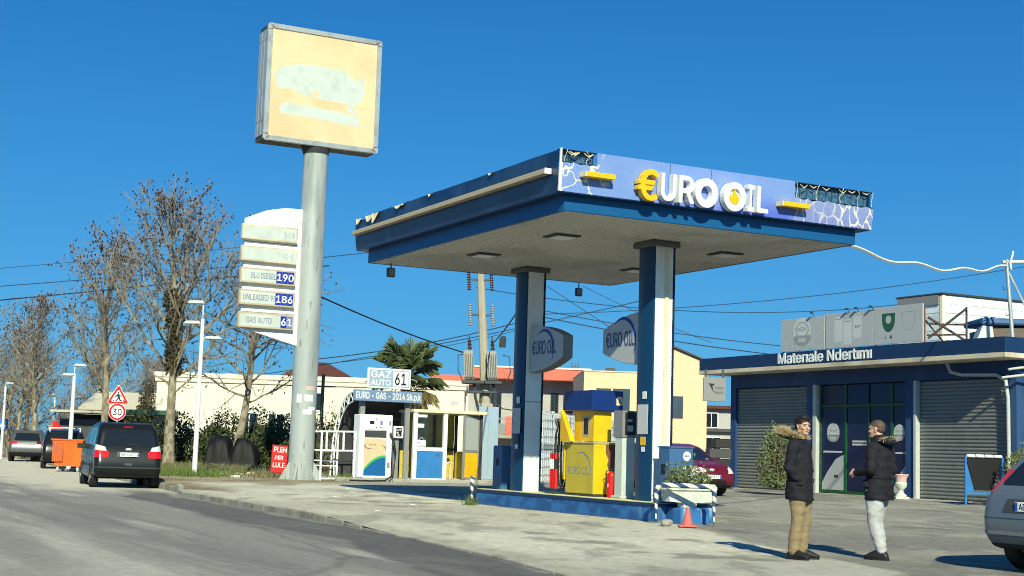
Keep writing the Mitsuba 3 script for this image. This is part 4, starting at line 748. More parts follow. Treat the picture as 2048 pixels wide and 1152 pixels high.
part(k, 'hook', B().tube([[14.98, 43.55, 6.6], [14.86, 43.55, 6.55], [14.84, 43.55, 6.68]], .015, 5).tube([[15.03, 43.55, 5.8], [14.94, 43.55, 5.78], [14.92, 43.55, 5.86]], .015, 5), 'dark_grey', kind='stuff')
k = thing('rooftop_tank', 'dark brown water tank with a blue lid on the shop roof beside the mast', 'tank')
part(k, 'tank', B(frame(15.6, 45.2, 4.9)).poly(Polygon([(-.75, 0), (2, 0), (2, .78), (-.75, .62)]), 1.6, axes([0, 1.6, 0], [1, 0, 0], [0, 0, 1])), 'tank_brown'); part(k, 'lid', B(frame(15.6, 45.1, 5.55)).box(-.95, 2.2, -.1, 1.7, .1, .3, c=.05), 'box_blue'); part(k, 'plastic_sheet', B(frame(15.6, 45.0, 4.88)).poly(Polygon([(-1.2, 0), (-.5, 0), (-.6, .7), (-.9, .72)]), .5, axes([0, .5, 0], [1, 0, 0], [0, 0, 1])), 'banner_light', 30); part(k, 'lid_knob', B(frame(15.6, 45.6, 5.84)).cyl([-.6, 0, 0], [-.6, 0, .1], .06).cyl([-.4, 0, 0], [-.4, 0, .1], .06), 'dark_grey', kind='stuff')
shed = thing('clad_shed', 'tall white plank clad shed with dark flat roof behind the shop', 'shed')
HF = frame(17.93, 60, 0, TH)
part(shed, 'wall_core', B(HF).box(.02, 14, .02, 2.6, 0, 8.3), 'white_cladding')
for q in range(9):
    z = 4.9 + q * .38
    part(shed, 'plank', B(HF).box(.14, 14, -.03, .018, z, z + .355, c=.006), 'white_cladding'); part(shed, 'plank', B(HF).box(-.03, .018, .14, 2.6, z, z + .355, c=.006), 'white_cladding')
part(shed, 'corner_post', B(HF).box(-.06, .13, -.06, .13, 0, 8.3, c=.02), 'cream_wall', label='cream corner post'); part(shed, 'roof', B(HF).box(-.12, 14.5, -.14, 2.7, 8.31, 8.39, c=.02), 'dark_grey'); part(shed, 'under_eave', B(HF).box(-.1, -.035, .14, 2.6, 7.9, 8.3), 'grey')
# ---------------------------------------------------------------- far buildings
def windows(par, F, spec, frame_m='dark_grey', glass='glass_blue'):
    """spec: (x0, x1, z0, z1) on the local y = 0 plane"""
    for a, c, z0, z1 in spec:
        w = part(par, 'window', B(F).box(a - .05, c + .05, -.02, .03, z0 - .05, z0).box(a - .05, c + .05, -.02, .03, z1, z1 + .05).box(a - .05, a, -.02, .03, z0, z1).box(c, c + .05, -.02, .03, z0, z1).box((a + c) / 2 - .025, (a + c) / 2 + .025, -.015, .03, z0, z1), frame_m)
        part(w, 'pane', B(F).box(a, c, .0, .012, z0, z1), glass)
h = thing('cream_building', 'long low cream rendered building with a moulded parapet behind the gas shelter', 'building')
CB = frame(-19, 78.5, 0, .02)
part(h, 'wall', B(CB).box(0, 16.6, 0.0, 8, -.2, 4.5), 'cream_wall'); part(h, 'parapet', B(CB).box(-.1, 16.7, -.12, 8, 4.5, 4.72, c=.02).box(-.15, 16.75, -.2, 8, 4.721, 5.0, c=.03), 'cream_wall', kind='stuff', label='moulded cream parapet')
part(h, 'vent_grille', B(CB).box(15.9, 16.3, -.03, -.001, 3.7, 3.95), 'light_grey')
windows(h, CB @ frame(0, -.03), [(4.6, 5.5, 1.6, 2.9), (6.1, 6.9, 1.6, 2.9), (8.2, 9.0, 3.2, 4.1)], 'white_clean', 'glass_dark')
h = thing('red_roofed_house', 'dark red hipped roof of a house behind the tall sign pole', 'house')
part(h, 'wall', B(frame(-15.2, 97)).box(0, 4.6, 0, 6, 0, 5.7), 'cream_wall'); part(h, 'roof', B(frame(-15.6, 96.5, 5.7)).mesh(m3.Manifold.hull_points(np.array([[0, 0, 0], [5.4, 0, 0], [5.4, 7, 0], [0, 7, 0], [1.9, 2.5, 1.25], [3.1, 2.5, 1.25], [1.9, 4.5, 1.25], [3.1, 4.5, 1.25]]))), 'roof_red')
h = thing('coral_trimmed_building', 'two storey grey building with coral roof edge and coral balcony parapet', 'building')
PB = frame(-4.4, 91.5, 0, .03)
part(h, 'wall', B(PB).box(1.8, 9.6, 0, 8, -.2, 6.2), 'grey_wall'); part(h, 'white_edge', B(PB).box(1.72, 1.86, -1.2, 0, 2.4, 5.7), 'cream_wall')
part(h, 'roof_edge', B(PB).box(1.9, 9.4, -1.5, 8, 5.75, 6.45, c=.04), 'coral', label='coral painted roof edge'); part(h, 'roof_edge_cap', B(PB).box(1.85, 9.45, -1.55, 8, 6.455, 6.56), 'cream_wall'); part(h, 'side_roof_edge', B(PB).box(-.6, 2.1, -.9, 8, 5.35, 5.95, c=.04), 'coral'); part(h, 'side_wall', B(PB).box(-.3, 1.7, .2, 8, 0, 5.34), 'coral')
part(h, 'balcony_floor', B(PB).box(1.8, 9.4, -1.45, -.002, 2.1, 2.3), 'concrete')
part(h, 'balcony_parapet', B(PB).box(4.2, 9.4, -1.48, -1.36, 2.301, 3.45, c=.01), 'coral', label='coral balcony parapet')
part(h, 'balcony_rail', B(PB).box(1.86, 4.2, -1.46, -1.4, 3.25, 3.32).box(1.86, 4.2, -1.46, -1.4, 2.31, 3.0), 'grey', kind='stuff')
windows(h, PB @ frame(0, -.03), [(2.6, 3.1, 2.6, 4.9), (3.3, 3.9, 2.6, 4.9), (5.2, 5.6, 2.6, 4.6), (6.0, 6.5, 2.6, 4.9), (7.1, 7.5, 3.4, 5.0), (7.9, 8.6, 3.9, 4.9)], 'black', 'glass_dark')
part(h, 'awning_sail', B(PB).poly(Polygon([(5.0, 2.9), (5.9, 3.6), (6.2, 4.3), (5.5, 3.9)]), .05, axes([0, -1.6, 0], [1, 0, 0], [0, 0, 1])), 'cream_wall', label='pale canvas awning on the balcony'); part(h, 'cloth', B(PB).poly(Polygon([(6.4, 3.3), (7.3, 3.35), (7.2, 3.85), (6.9, 3.8)]), .05, axes([0, -1.55, 0], [1, 0, 0], [0, 0, 1])), 'cream_wall')
for x in (7.3, 8.4): part(h, 'roof_rebar', B(PB).box(x, x + .04, 1, 1.04, 6.5, 7.1).box(x + .2, x + .24, 1, 1.04, 6.5, 7.05).box(x + .4, x + .44, 1, 1.04, 6.5, 7.1).box(x, x + .44, 1, 1.04, 6.8, 6.84), 'dark_grey', kind='stuff')
h = thing('yellow_building', 'pale yellow two storey building with dark windows behind the pumps', 'building')
YB = frame(4.12, 80, 0, .02)
part(h, 'wall', B(YB).box(0, 4.6, 0, 9, -.2, 5.8), 'yellow_wall'); part(h, 'parapet_cap', B(YB).box(-.05, 4.65, -.06, 9, 5.801, 5.87), 'eave_cream')
windows(h, YB @ frame(0, -.03), [(.75, 1.45, 3.7, 4.85), (1.65, 2.5, 3.65, 4.85), (3.4, 4.2, 3.7, 4.85)])
wg = part(h, 'gable_wing', B(YB).poly(Polygon([(0, 0), (2.35, 0), (2.35, 6.42), (0, 7.35)]), 10, axes([4.3, 9, 0], [1, 0, 0], [0, 0, 1])), 'yellow_wall', label='taller wing with sloping roof line'); part(wg, 'roof_edge', B(YB).poly(Polygon([(-.1, 7.42), (2.5, 6.4), (2.5, 6.48), (-.1, 7.52)]), 10.4, axes([4.3, 9.2, 0], [1, 0, 0], [0, 0, 1])), 'dark_grey')
windows(h, YB @ frame(4.3, -1.03), [(.35, 1.0, 3.4, 4.5)])
part(h, 'roof_clutter', B(YB).box(1.4, 1.9, 2, 2.4, 5.88, 6.15).box(3.7, 3.74, 1, 1.04, 5.88, 6.6).box(3.9, 3.94, 1, 1.04, 5.88, 6.5).box(4.1, 4.14, 1, 1.04, 5.88, 6.6).box(3.7, 4.14, 1, 1.04, 6.2, 6.24), 'dark_grey', kind='stuff')
h = thing('far_grey_building', 'grey and white building seen in the gap beside the shop', 'building')
GB = frame(12.4, 96, 0, 0)
part(h, 'wall', B(GB).box(0, 3, 0, 6, 0, 4.5), 'grey_wall'); part(h, 'white_column', B(GB).box(0, .3, -.3, -.02, 0, 3.0), 'white_clean'); part(h, 'ledge', B(GB).box(-.1, 3, -.4, -.02, 3.0, 3.2), 'dark_grey'); part(h, 'roof_slab', B(GB).box(-.1, 3, -.5, 6, 4.501, 4.7), 'roof_red')
windows(h, GB @ frame(0, -.03), [(.6, 1.4, 3.3, 4.2), (.6, 1.6, .8, 2.6)], 'white_clean', 'glass_dark')
h = thing('market_stall', 'dark open fronted roadside stall with a green roof edge behind the parked van', 'stall')
MS = frame(-23.7, 76, 0, .02)
part(h, 'back_wall', B(MS).box(0, 5.9, 3, 3.1, 0, 2.6), 'black'); part(h, 'roof', B(MS).box(-.1, 2.6, -.3, 3.2, 2.62, 2.74), 'roof_pale', label='pale rusty part of the roof'); part(h, 'roof', B(MS).box(2.61, 6.0, -.3, 3.2, 2.62, 2.86), 'roof_green', label='green part of the roof')
for x in (0, 2.55, 5.78): part(h, 'post', B(MS).box(x, x + .08, 0, .08, 0, 2.61), 'grey')
part(h, 'side_panel', B(MS).box(.1, 2.5, .9, .95, 0, 2.3), 'dark_grey'); part(h, 'side_panel', B(MS).box(2.65, 5.7, 1.1, 1.15, 0, 2.2), 'dark_navy')
bb = B(MS)
for x0_ in (3.6, 4.6):
    bb.tube([[x0_ + .14 * q, 1.05, 1.75 + .16 * ((q * 7) % 3 - 1)] for q in range(6)], .03, 5)
part(h, 'white_scrawl', bb, 'board_white', kind='stuff', label='white scrawled paint marks on the dark panel')
k = thing('red_white_banner', 'red and white advertising banner leaning at the left end of the dark stall', 'banner')
part(k, 'white_part', B(MS).poly(Polygon([(.1, .0), (.95, .0), (.95, 1.1), (.1, 1.1)]), .03, axes([0, -.4, 0], [1, 0, 0], [0, 0, 1])), 'board_white'); part(k, 'red_part', B(MS).poly(Polygon([(.1, 1.1), (.95, 1.1), (.7, 1.7), (.35, 2.1), (.1, 2.15)]), .03, axes([0, -.4, 0], [1, 0, 0], [0, 0, 1])), 'red'); part(k, 'white_arc', B(MS).poly(Polygon([(.1, 1.55), (.5, 1.35), (.88, 1.3), (.86, 1.36), (.5, 1.45), (.1, 1.66)]), .01, axes([0, -.405, 0], [1, 0, 0], [0, 0, 1])), 'board_white')
h = thing('pale_roofed_house', 'low house with a long pale sloping roof behind the stall', 'house')
HR = frame(-24.5, 84, 0, .02)
part(h, 'wall', B(HR).box(0, 8, .3, 6, 0, 3.0), 'grey_wall'); part(h, 'roof', B(HR).poly(Polygon([(0, 2.95), (0, 3.05), (4, 4.15), (8, 3.05), (8, 2.95), (4, 4.03)]), 8.6, axes([-.3, 0, 0], [0, 1, 0], [0, 0, 1])), 'roof_pale')
k = thing('gate_pillar', 'plain beige concrete gate pillar beside the road left of the stall', 'pillar')
part(k, 'shaft', B(frame(-25.2, 80)).box(0, .42, 0, .42, 0, 1.9, c=.02), 'concrete'); part(k, 'cap', B(frame(-25.2, 80)).box(-.03, .45, -.03, .45, 1.9, 1.98), 'concrete')
k = thing('small_poster_stand', 'small blue and white poster on a stand beside the beige pillar', 'poster')
part(k, 'sheet', B(frame(-24.4, 79)).box(0, .36, 0, .03, .85, 1.5), 'board_white'); part(k, 'print', B(frame(-24.4, 79)).box(.06, .3, -.006, -.001, 1.1, 1.35), 'door_blue'); part(k, 'leg', B(frame(-24.4, 79)).box(.05, .31, .0, .03, 0, .849), 'dark_grey')

# ---------------------------------------------------------------- poles, lamps, road signs
def street_lamp(x, y, hgt, heads, lab, r=.075):
    k = thing('street_lamp', lab, 'street lamp', None)
    z = float(gz(x, y)) - .05
    part(k, 'post', B().tube([[x, y, z], [x, y, z + 2.0], [x, y, hgt]], [r * 1.1, r, r * .75], 12), 'white_paint', 40)
    for (dx, zz, up_) in heads:
        a = part(k, 'arm', B().tube([[x, y, zz - .12], [x, y, zz + up_], [x + dx * .4, y, zz + up_ + .02]], .03, 6), 'white_paint')
        part(a, 'lamp_head', B(frame(x + dx * .75, y, zz + up_ + .04)).mesh(m3.Manifold.hull_points(np.array([[-.28, -.1, 0], [.28, -.1, 0], [.28, .1, 0], [-.28, .1, 0], [-.2, -.07, .09], [.2, -.07, .09], [.2, .07, .09], [-.2, .07, .09]]))), 'light_grey', label='flat grey lamp head')
    return k
street_lamp(-9.8, 46, 5.15, [(-.42, 4.95, .0), (-.3, 5.1, .5), (.48, 4.4, .08)], 'white street lamp with three flat heads nearest the tall pole sign')
street_lamp(-17.95, 60, 3.9, [(.3, 3.9, .3), (-.3, 3.75, .05)], 'white street lamp rising behind the orange container', .085)
street_lamp(-29.4, 85, 4.2, [(.3, 4.2, .1)], 'white street lamp at the far left edge', .08)
street_lamp(-29.6, 95, 3.9, [(-.3, 3.9, .1)], 'thin white street lamp beyond the grey car', .08)
def road_sign_frame(x, y): return frame(x, y, 0, .0)
k = thing('road_sign', 'red triangular pedestrian warning sign above a round thirty speed limit sign', 'road sign')
R0 = frame(-14.75, 55)
part(k, 'post', B(R0).cyl([0, .04, 0], [0, .04, 3.25], .035, n=8), 'galvanised', 40)
def tri(s, r=.05): return Polygon([(-s, 0), (s, 0), (0, s * 1.72)]).buffer(-r).buffer(r)
RZ = axes([0, 0, 2.62], [1, 0, 0], [0, 0, 1])
tr = part(k, 'triangle', B(R0).poly(tri(.43), .012, RZ), 'board_white', label='triangular warning plate')
part(tr, 'red_border', B(R0).poly(tri(.41).difference(affinity.translate(tri(.285), 0, .062)), .003, RZ, .0125), 'red')
per = [affinity.translate(Point(0, 0).buffer(.035), 0, .40), Polygon([(-.03, .36), (.05, .35), (.07, .24), (.0, .22), (-.03, .26)]), Polygon([(0, .24), (.07, .25), (.11, .09), (.07, .08)]), Polygon([(0, .24), (.05, .22), (-.05, .08), (-.09, .09)]), Polygon([(-.03, .35), (-.0, .3), (-.1, .22), (-.12, .25)]), Polygon([(.04, .35), (.05, .31), (.13, .24), (.14, .27)])]
per += [Polygon([(x, .075), (x + .05, .075), (x + .09, .13), (x + .055, .13)]) for x in (-.22, -.12)] + [Polygon([(x, .075), (x + .05, .075), (x + .01, .13), (x - .03, .13)]) for x in (.12, .21)]
bb = B(R0); [bb.poly(q, .002, RZ, .013) for q in per]
part(tr, 'walking_figure', bb, 'black', kind='stuff', label='black walking figure on a crossing')
RZ = axes([0, 0, 2.30], [1, 0, 0], [0, 0, 1])
di = part(k, 'round_plate', B(R0).poly(Point(0, 0).buffer(.325, 24), .012, RZ), 'board_white', label='round speed limit plate'); part(di, 'red_ring', B(R0).poly(Point(0, 0).buffer(.31, 24).difference(Point(0, 0).buffer(.235, 24)), .003, RZ, .0125), 'red')
part(di, 'number', B(R0).text('30', .24, .003, True, RZ @ axes([0, -.12, .0125], [1, 0, 0], [0, 1, 0]), width=.34, center=True), 'black', label='black number 30')
k = thing('crossing_sign', 'square blue pedestrian crossing sign at the far left edge', 'road sign')
R0 = frame(-29.75, 86)
part(k, 'post', B(R0).cyl([0, .04, 0], [0, .04, 2.3], .035, n=8), 'galvanised', 40); RZ = axes([0, 0, 2.0], [1, 0, 0], [0, 0, 1])
pl = part(k, 'plate', B(R0).poly(sbox(-.3, -.3, .3, .3).buffer(.02), .012, RZ), 'door_blue'); part(pl, 'white_triangle', B(R0).poly(Polygon([(-.2, -.17), (.2, -.17), (0, .2)]), .003, RZ, .0125), 'board_white'); part(pl, 'figure', B(R0).poly(Polygon([(-.05, -.14), (.05, -.14), (.02, .05), (-.02, .05)]), .003, RZ, .016), 'black')
ep = thing('power_pole', 'square concrete power pole with insulator crossarms and two grey transformers', 'power pole')
E0 = axes([-1.28, 60, 0], [1, 0, 0], [0, 1, 0]) @ np.array([[1, 0, -.062 * -1 * -.9, 0], [0, 1, 0, 0], [0, 0, 1, 0], [0, 0, 0, 1.0]])
E0 = np.array([[1, 0, -.070, -.72], [0, 1, 0, 60], [0, 0, 1, 0], [0, 0, 0, 1.0]])
part(ep, 'shaft', B(E0).cyl([0, 0, 0], [0, 0, 9.4], .235, .15, n=8), 'pole_concrete', label='octagonal concrete shaft')
part(ep, 'concrete_collar', B(E0).box(-.42, .3, -.3, .3, 2.7, 3.2, c=.02), 'pole_concrete')
for z in (8.32, 6.85):
    a = part(ep, 'crossarm', B(E0).box(-.52, .46, -.1, -.02, z - .035, z + .035, c=.005), 'dark_grey')
    for x in (-.5, .44):
        prof_ = []
        for q in range(9): prof_ += [(.045, -.44 + q * .1), (.095, -.41 + q * .1), (.05, -.37 + q * .1)]
        part(a, 'insulator', B(E0 @ frame(x, -.06, z)).lathe([(0, -.44)] + prof_ + [(0, .47)], 10), 'insulator' if z > 8 else 'transformer', 30, label='stack of ceramic insulator discs')
for x in (-.62, .33):
    tr = part(ep, 'transformer', B(E0).box(x - .2, x + .2, -.45, .25, 4.15, 5.35, c=.03), 'transformer', label='grey finned transformer tank')
    for q in range(6): part(tr, 'fin', B(E0).box(x - .2 + q * .072, x - .2 + q * .072 + .035, -.62, -.452, 4.25, 5.25), 'transformer')
    part(tr, 'bushing', B(E0 @ frame(x + .05, -.1, 5.4)).lathe([(0, 0), (.07, 0), (.1, .08), (.05, .14), (.1, .22), (.05, .28), (.09, .36), (.03, .42), (.02, .6), (0, .6)], 10), 'insulator', 30)
part(ep, 'platform', B(E0).box(-.95, .7, -.62, .35, 4.0, 4.12), 'dark_grey'); part(ep, 'platform', B(E0).box(-.75, .5, -.4, .35, 3.62, 3.7), 'dark_grey')
for s in (-1, 1): part(ep, 'guard_loop', B(E0).tube([[s * .78, -.3, 5.2], [s * 1.05, -.3, 5.15], [s * 1.08, -.3, 4.5], [s * .9, -.3, 4.1]], .025, 6), 'dark_grey', 40)
part(ep, 'cable_bundle', B(E0).tube([[-.45, -.3, 4.0], [-.4, -.3, 3.4], [-.2, -.28, 2.6]], .07, 6).tube([[.35, -.3, 4.0], [.42, -.3, 3.5], [.3, -.3, 2.4]], .07, 6).tube([[.3, -.3, 3.3], [.7, -.4, 3.0], [1.5, -.5, 2.9], [2.2, -.5, 3.2]], .03, 6), 'dark_grey', 30, kind='stuff')
part(ep, 'lamp', B(E0 @ frame(.78, -.5, 5.75)).mesh(m3.Manifold.hull_points(np.array([[-.14, 0, -.25], [.14, 0, -.25], [.18, -.1, .1], [-.1, -.1, .12], [0, .15, .25], [.18, .1, .22]]))), 'dark_grey', label='dark floodlight on a bracket')
k = thing('wooden_pole', 'thin dark wooden pole with a crossbar left of the gas shelter', 'pole')
part(k, 'shaft', B().cyl([-7.95, 62, 0], [-7.93, 62, 4.3], .09, .07, n=8), 'twig', 40); part(k, 'crossbar', B().box(-8.5, -7.4, 61.9, 61.96, 3.75, 3.81), 'twig')
k = thing('wooden_pole', 'tall weathered pole with a crossbar among the far left trees', 'pole')
part(k, 'shaft', B().cyl([-30.4, 92, 0], [-30.2, 92, 6.4], .16, .11, n=8), 'twig', 40); part(k, 'crossbar', B().box(-31.0, -29.2, 91.8, 91.9, 6.1, 6.2), 'twig')

# ---------------------------------------------------------------- trees and plants
def wig(p, d, L, n, r, up_, jit):
    """a wandering branch path"""
    pts = [np.array(p)]; d = np.array(d, float)
    for _ in range(n):
        d = d + r.normal(0, jit, 3) + [0, 0, up_]; d /= np.linalg.norm(d); pts.append(pts[-1] + d * L / n)
    return np.array(pts), d
def bare_tree(name, lab, cat, x, y, H, r0, h0, spread, seed, lean=(0, 0), n1=24, n2=7, n3=4, seeds=1.2, mt='bark', mb='twig_grey', ivy=None, up_=.10, z0=0.0, ends=None, droop=0.0):
    r = np.random.default_rng(seed); k = thing(name, lab, cat)
    zs = np.linspace(0, 1, 12); tp = np.stack([x + lean[0] * zs + .12 * np.sin(zs * 5 + seed), y + lean[1] * zs + .1 * np.cos(zs * 4 + seed), z0 - .1 + H * zs], 1)
    rr = r0 * (1 - zs * .93) ** .85; rr[0] *= 1.35; rr[1] *= 1.08
    part(k, 'trunk', B().tube(tp, rr, 12), mt, 50)
    bl, bt, bs = B(), B(), []
    for q in range(n1):
        f = h0 / H + (1 - h0 / H) * ((q + r.uniform(0, .8)) / n1) ** .9 * .97
        f = min(f, .97); p = np.array([np.interp(f, zs, tp[:, c]) for c in range(3)]); ra = np.interp(f, zs, rr)
        an = q * 2.4 + r.uniform(-.5, .5); el = r.uniform(.25, .6) + .45 * f - droop
        u = (f - h0 / H) / (1 - h0 / H)
        L = spread * (1.0 - .72 * u ** 1.4) * r.uniform(.75, 1.15) * (.65 + .35 * min(1, u * 5))
        d = [math.cos(an) * math.cos(el), math.sin(an) * math.cos(el), math.sin(el)]
        pts, dd = wig(p, d, L, 7, r, up_, .13)
        r1 = max(.013, min(ra * .55, .010 + L * .0125)); bl.tube(pts, np.linspace(r1, .008, 8), 5, caps=False)
        for w in range(n2):
            g = (w + r.uniform(.1, .9)) / n2 * .86 + .14; i = min(int(g * 7), 6); p2 = pts[i] + (pts[i + 1] - pts[i]) * (g * 7 - i)
            t = pts[i + 1] - pts[i]; t /= np.linalg.norm(t); d2 = t * .75 + r.normal(0, .55, 3); d2[2] += .15; d2 /= np.linalg.norm(d2)
            L2 = L * .46 * (1.1 - .6 * g) * r.uniform(.6, 1.3); p2s, _ = wig(p2, d2, L2, 4, r, up_ * .8, .17)
            bt.tube(p2s, np.linspace(max(.009, r1 * .42), .007, 5), 4, caps=False)
            for e in range(n3):
                gg = r.uniform(.15, 1.0); j = min(int(gg * 4), 3); p3 = p2s[j] + (p2s[j + 1] - p2s[j]) * (gg * 4 - j)
                d3 = (p2s[j + 1] - p2s[j]); d3 /= np.linalg.norm(d3) + 1e-9; d3 = d3 * .6 + r.normal(0, .6, 3); d3 /= np.linalg.norm(d3); L3 = r.uniform(.2, .6) * (.6 + L2 * .35)
                p3s, _ = wig(p3, d3, L3, 3, r, up_ * .5, .22); bt.tube(p3s, [.009, .0075, .0065, .005], 3, caps=False)
                if r.uniform() < seeds * (.35 + .65 * u): bs.append(p3s[-1] - [0, 0, .07 + r.uniform(0, .08)])
                if r.uniform() < seeds * .5 * u: bs.append(p3s[-2] - [0, 0, .08])
    part(k, 'branches', bl, mt if mb == 'twig_grey' else mb, 40, label='main branches, one spreading mass', kind='stuff')
    part(k, 'twigs', bt, mb, kind='stuff')
    if bs:
        bs = np.array(bs); o = np.array([[1, 0, 0], [-1, 0, 0], [0, 1, 0], [0, -1, 0], [0, 0, 1.4], [0, 0, -1.4]]); s_ = .036 * r.uniform(.7, 1.35, (len(bs), 1, 1))
        of = np.array([[0, 2, 4], [2, 1, 4], [1, 3, 4], [3, 0, 4], [2, 0, 5], [1, 2, 5], [3, 1, 5], [0, 3, 5]])
        part(k, 'seed_balls', B().add((bs[:, None] + o[None] * s_).reshape(-1, 3), (of[None] + (np.arange(len(bs)) * 6)[:, None, None]).reshape(-1, 3)), 'seed', kind='stuff')
    if ivy:
        m = 2600; f = r.uniform(ivy[0], ivy[1], m); P = np.stack([np.interp(f / H, zs, tp[:, c]) for c in range(3)], 1); a = r.uniform(0, 6.28, m); q = ivy[2] * np.sqrt(r.uniform(.1, 1, m)) * (.7 + .5 * meshkit.noise(P * 1.3, seed))
        P += np.stack([np.cos(a) * q, np.sin(a) * q, r.normal(0, .05, m)], 1); part(k, 'ivy', leaf_cloud(B(), P, .14, r, .8), 'ivy', kind='stuff', label='dark withered ivy round the trunk')
    return k
bare_tree('plane_tree', 'tall bare plane tree with ivy round its trunk, the largest in the row', 'tree', -13.74, 60, 10.5, .23, 3.2, 6.0, 11, (-.55, 0), 36, 10, 5, .75, up_=.16, ivy=(4.2, 7.6, .36), ends=1)
bare_tree('plane_tree', 'bare tree with a pale patchy trunk and low limbs behind the price panel', 'tree', -11.65, 62, 8.2, .20, 3.0, 5.2, 12, (.95, 0), 26, 10, 6, .5, up_=.03)
bare_tree('plane_tree', 'bare plane tree rising behind the triangular road sign', 'tree', -18.4, 66, 9.6, .20, 2.8, 5.0, 13, (.1, 0), 32, 10, 5, .75, up_=.14, mb='twig_grey')
bare_tree('plane_tree', 'slender bare tree behind the grey car', 'tree', -25.9, 80, 8.4, .2, 2.0, 4.2, 14, (-.2, 0), 32, 10, 5, .6, up_=.13, mb='twig_grey')
bare_tree('plane_tree', 'low twiggy bare tree at the left edge', 'tree', -31.5, 92, 7.4, .22, 1.4, 4.2, 15, (.3, 0), 30, 10, 6, .4, mb='twig_grey')
bare_tree('plane_tree', 'leaning twiggy bare tree behind the blue crossing sign', 'tree', -29.2, 87, 6.2, .18, 1.0, 4.2, 21, (.4, 0), 30, 10, 5, .35, mb='twig_grey')
bare_tree('plane_tree', 'far twiggy bare tree between the two left street lamps', 'tree', -28.3, 100, 7.0, .2, 1.2, 4.2, 16, (0, 0), 28, 10, 6, .3, mb='twig_grey')
bare_tree('plane_tree', 'farthest bare tree beyond the gate pillar', 'tree', -25.5, 104, 6.4, .2, 1.0, 4.2, 17, (0, 0), 28, 10, 6, .2, mb='twig_grey')
bare_tree('plane_tree', 'thin leafless tree behind the market stall', 'tree', -22.0, 92, 5.8, .16, 1.2, 3.6, 18, (0, 0), 24, 9, 6, .2, mb='twig_grey')
def shrub(name, lab, cat, x, y, z, rx, ry, h, seed, n, size, m, group=None, stems=True, bare=0, power=.5):
    r = np.random.default_rng(seed); k = thing(name, lab, cat, group)
    P = r.normal(size=(n * 2, 3)); P /= np.linalg.norm(P, axis=1, keepdims=True); P *= r.uniform(0, 1, (n * 2, 1)) ** power; P[:, 2] = np.abs(P[:, 2])
    lump = meshkit.fbm(P * 2.6 + seed, 3, seed); keep = lump + r.uniform(-.12, .12, n * 2) > .45; P = P[keep][:n]; P *= (.72 + .6 * lump[keep][:n])[:, None]
    P = P * [rx, ry, h] + [x, y, z]
    part(k, 'foliage', leaf_cloud(B(), P, size, r), m, kind='stuff')
    if stems:
        bb = B()
        for q in range(10 + bare):
            a = r.uniform(0, 6.28); e = [x + rx * .7 * math.cos(a) * r.uniform(.3, 1), y + ry * .7 * math.sin(a) * r.uniform(.3, 1), z + h * r.uniform(.5, 1.1)]
            pts, _ = wig([x + .1 * math.cos(a), y + .1 * math.sin(a), z - .05], np.array(e) - [x, y, z], np.linalg.norm(np.array(e) - [x, y, z]), 5, r, .03, .12); bb.tube(pts, np.linspace(.025, .006, 6), 4, caps=False)
        part(k, 'stems', bb, 'twig', kind='stuff')
    return k
G1 = 'overgrown shrubs behind the verge'
for q, (x, y, rx, h) in enumerate([(-16.6, 66, 1.2, 2.1), (-14.9, 65.5, 1.2, 2.1), (-13.0, 66.5, 1.3, 2.3), (-11.4, 66, 1.2, 2.4), (-9.9, 65, 1.2, 2.2), (-8.7, 64.5, 1.1, 2.0), (-7.4, 65, 1.2, 1.9), (-12.6, 63.5, .9, 1.5), (-10.3, 61.5, 1.0, 1.7), (-8.8, 60.5, .9, 1.6)]):
    shrub('overgrown_shrub', ['dark shrub behind the roof of the parked people carrier', 'dark shrub at the foot of the largest plane tree', 'tall dark shrub behind the tarpaulin covered heap', 'dark shrub right of the leaning tree trunk, before the cream wall', 'dark shrub behind the red notice board', 'dark shrub mostly hidden behind the tall sign pole', 'dark shrub behind the vaulted gas shelter', 'low dark shrub just behind the left hump of the tarpaulin heap', 'low dark shrub between the tarpaulin heap and the red board', 'low dark shrub between the red board and the sign pole'][q], 'shrub', x, y, .15, rx, .8, h * 1.12, 40 + q, 6000, .14, 'hedge_leaf', G1, bare=14, power=.7)
shrub('leafy_shrub', 'green leafy shrub growing behind the white rail fence', 'shrub', -5.2, 48.3, .2, .75, .5, 1.35, 60, 2600, .09, 'bush_leaf'); shrub('tall_weed_shrub', 'tall sparse shrub beside the tall pole base', 'shrub', -6.3, 50.5, .2, .9, .6, 2.4, 61, 2200, .09, 'shrub_leaf', bare=10)
shrub('shop_bush', 'pale green bush standing in front of the left roller shutter', 'bush', 8.2, 44.2, .45, .62, .5, 1.75, 62, 5200, .085, 'bush_leaf', bare=8); shrub('round_bush', 'clipped yellow green bush at the right edge behind the silver car', 'bush', 14.2, 39.6, .5, .9, .8, 1.3, 63, 6000, .07, 'hedge_light', power=.35)
G2 = 'brown scrub at the far left'
for q, (x, y, rx, h) in enumerate([(-33, 96, 2.4, 4.6), (-29.5, 98, 2.3, 4.2), (-26.8, 95, 2.1, 3.6), (-24.0, 94, 2.0, 3.4), (-31, 104, 2.6, 5.0), (-21, 90, 1.6, 3.2)]):
    shrub('brown_scrub', ['brown leafless scrub behind the blue crossing sign', 'brown leafless scrub beyond the grey sport utility car', 'brown leafless scrub behind the beige gate pillar', 'brown leafless scrub behind the dark market stall', 'tall brown leafless scrub, farthest back at the far left', 'brown leafless scrub behind the largest plane tree'][q], 'scrub', x, y, 0, rx, 1.2, h, 70 + q, 3600, .13, 'twig_grey', G2, bare=40, power=.7)
shrub('dry_conifer', 'small dark dry conifer rising behind the stall', 'tree', -20.4, 82, 2.6, .5, .5, 2.2, 80, 1500, .14, 'ivy')
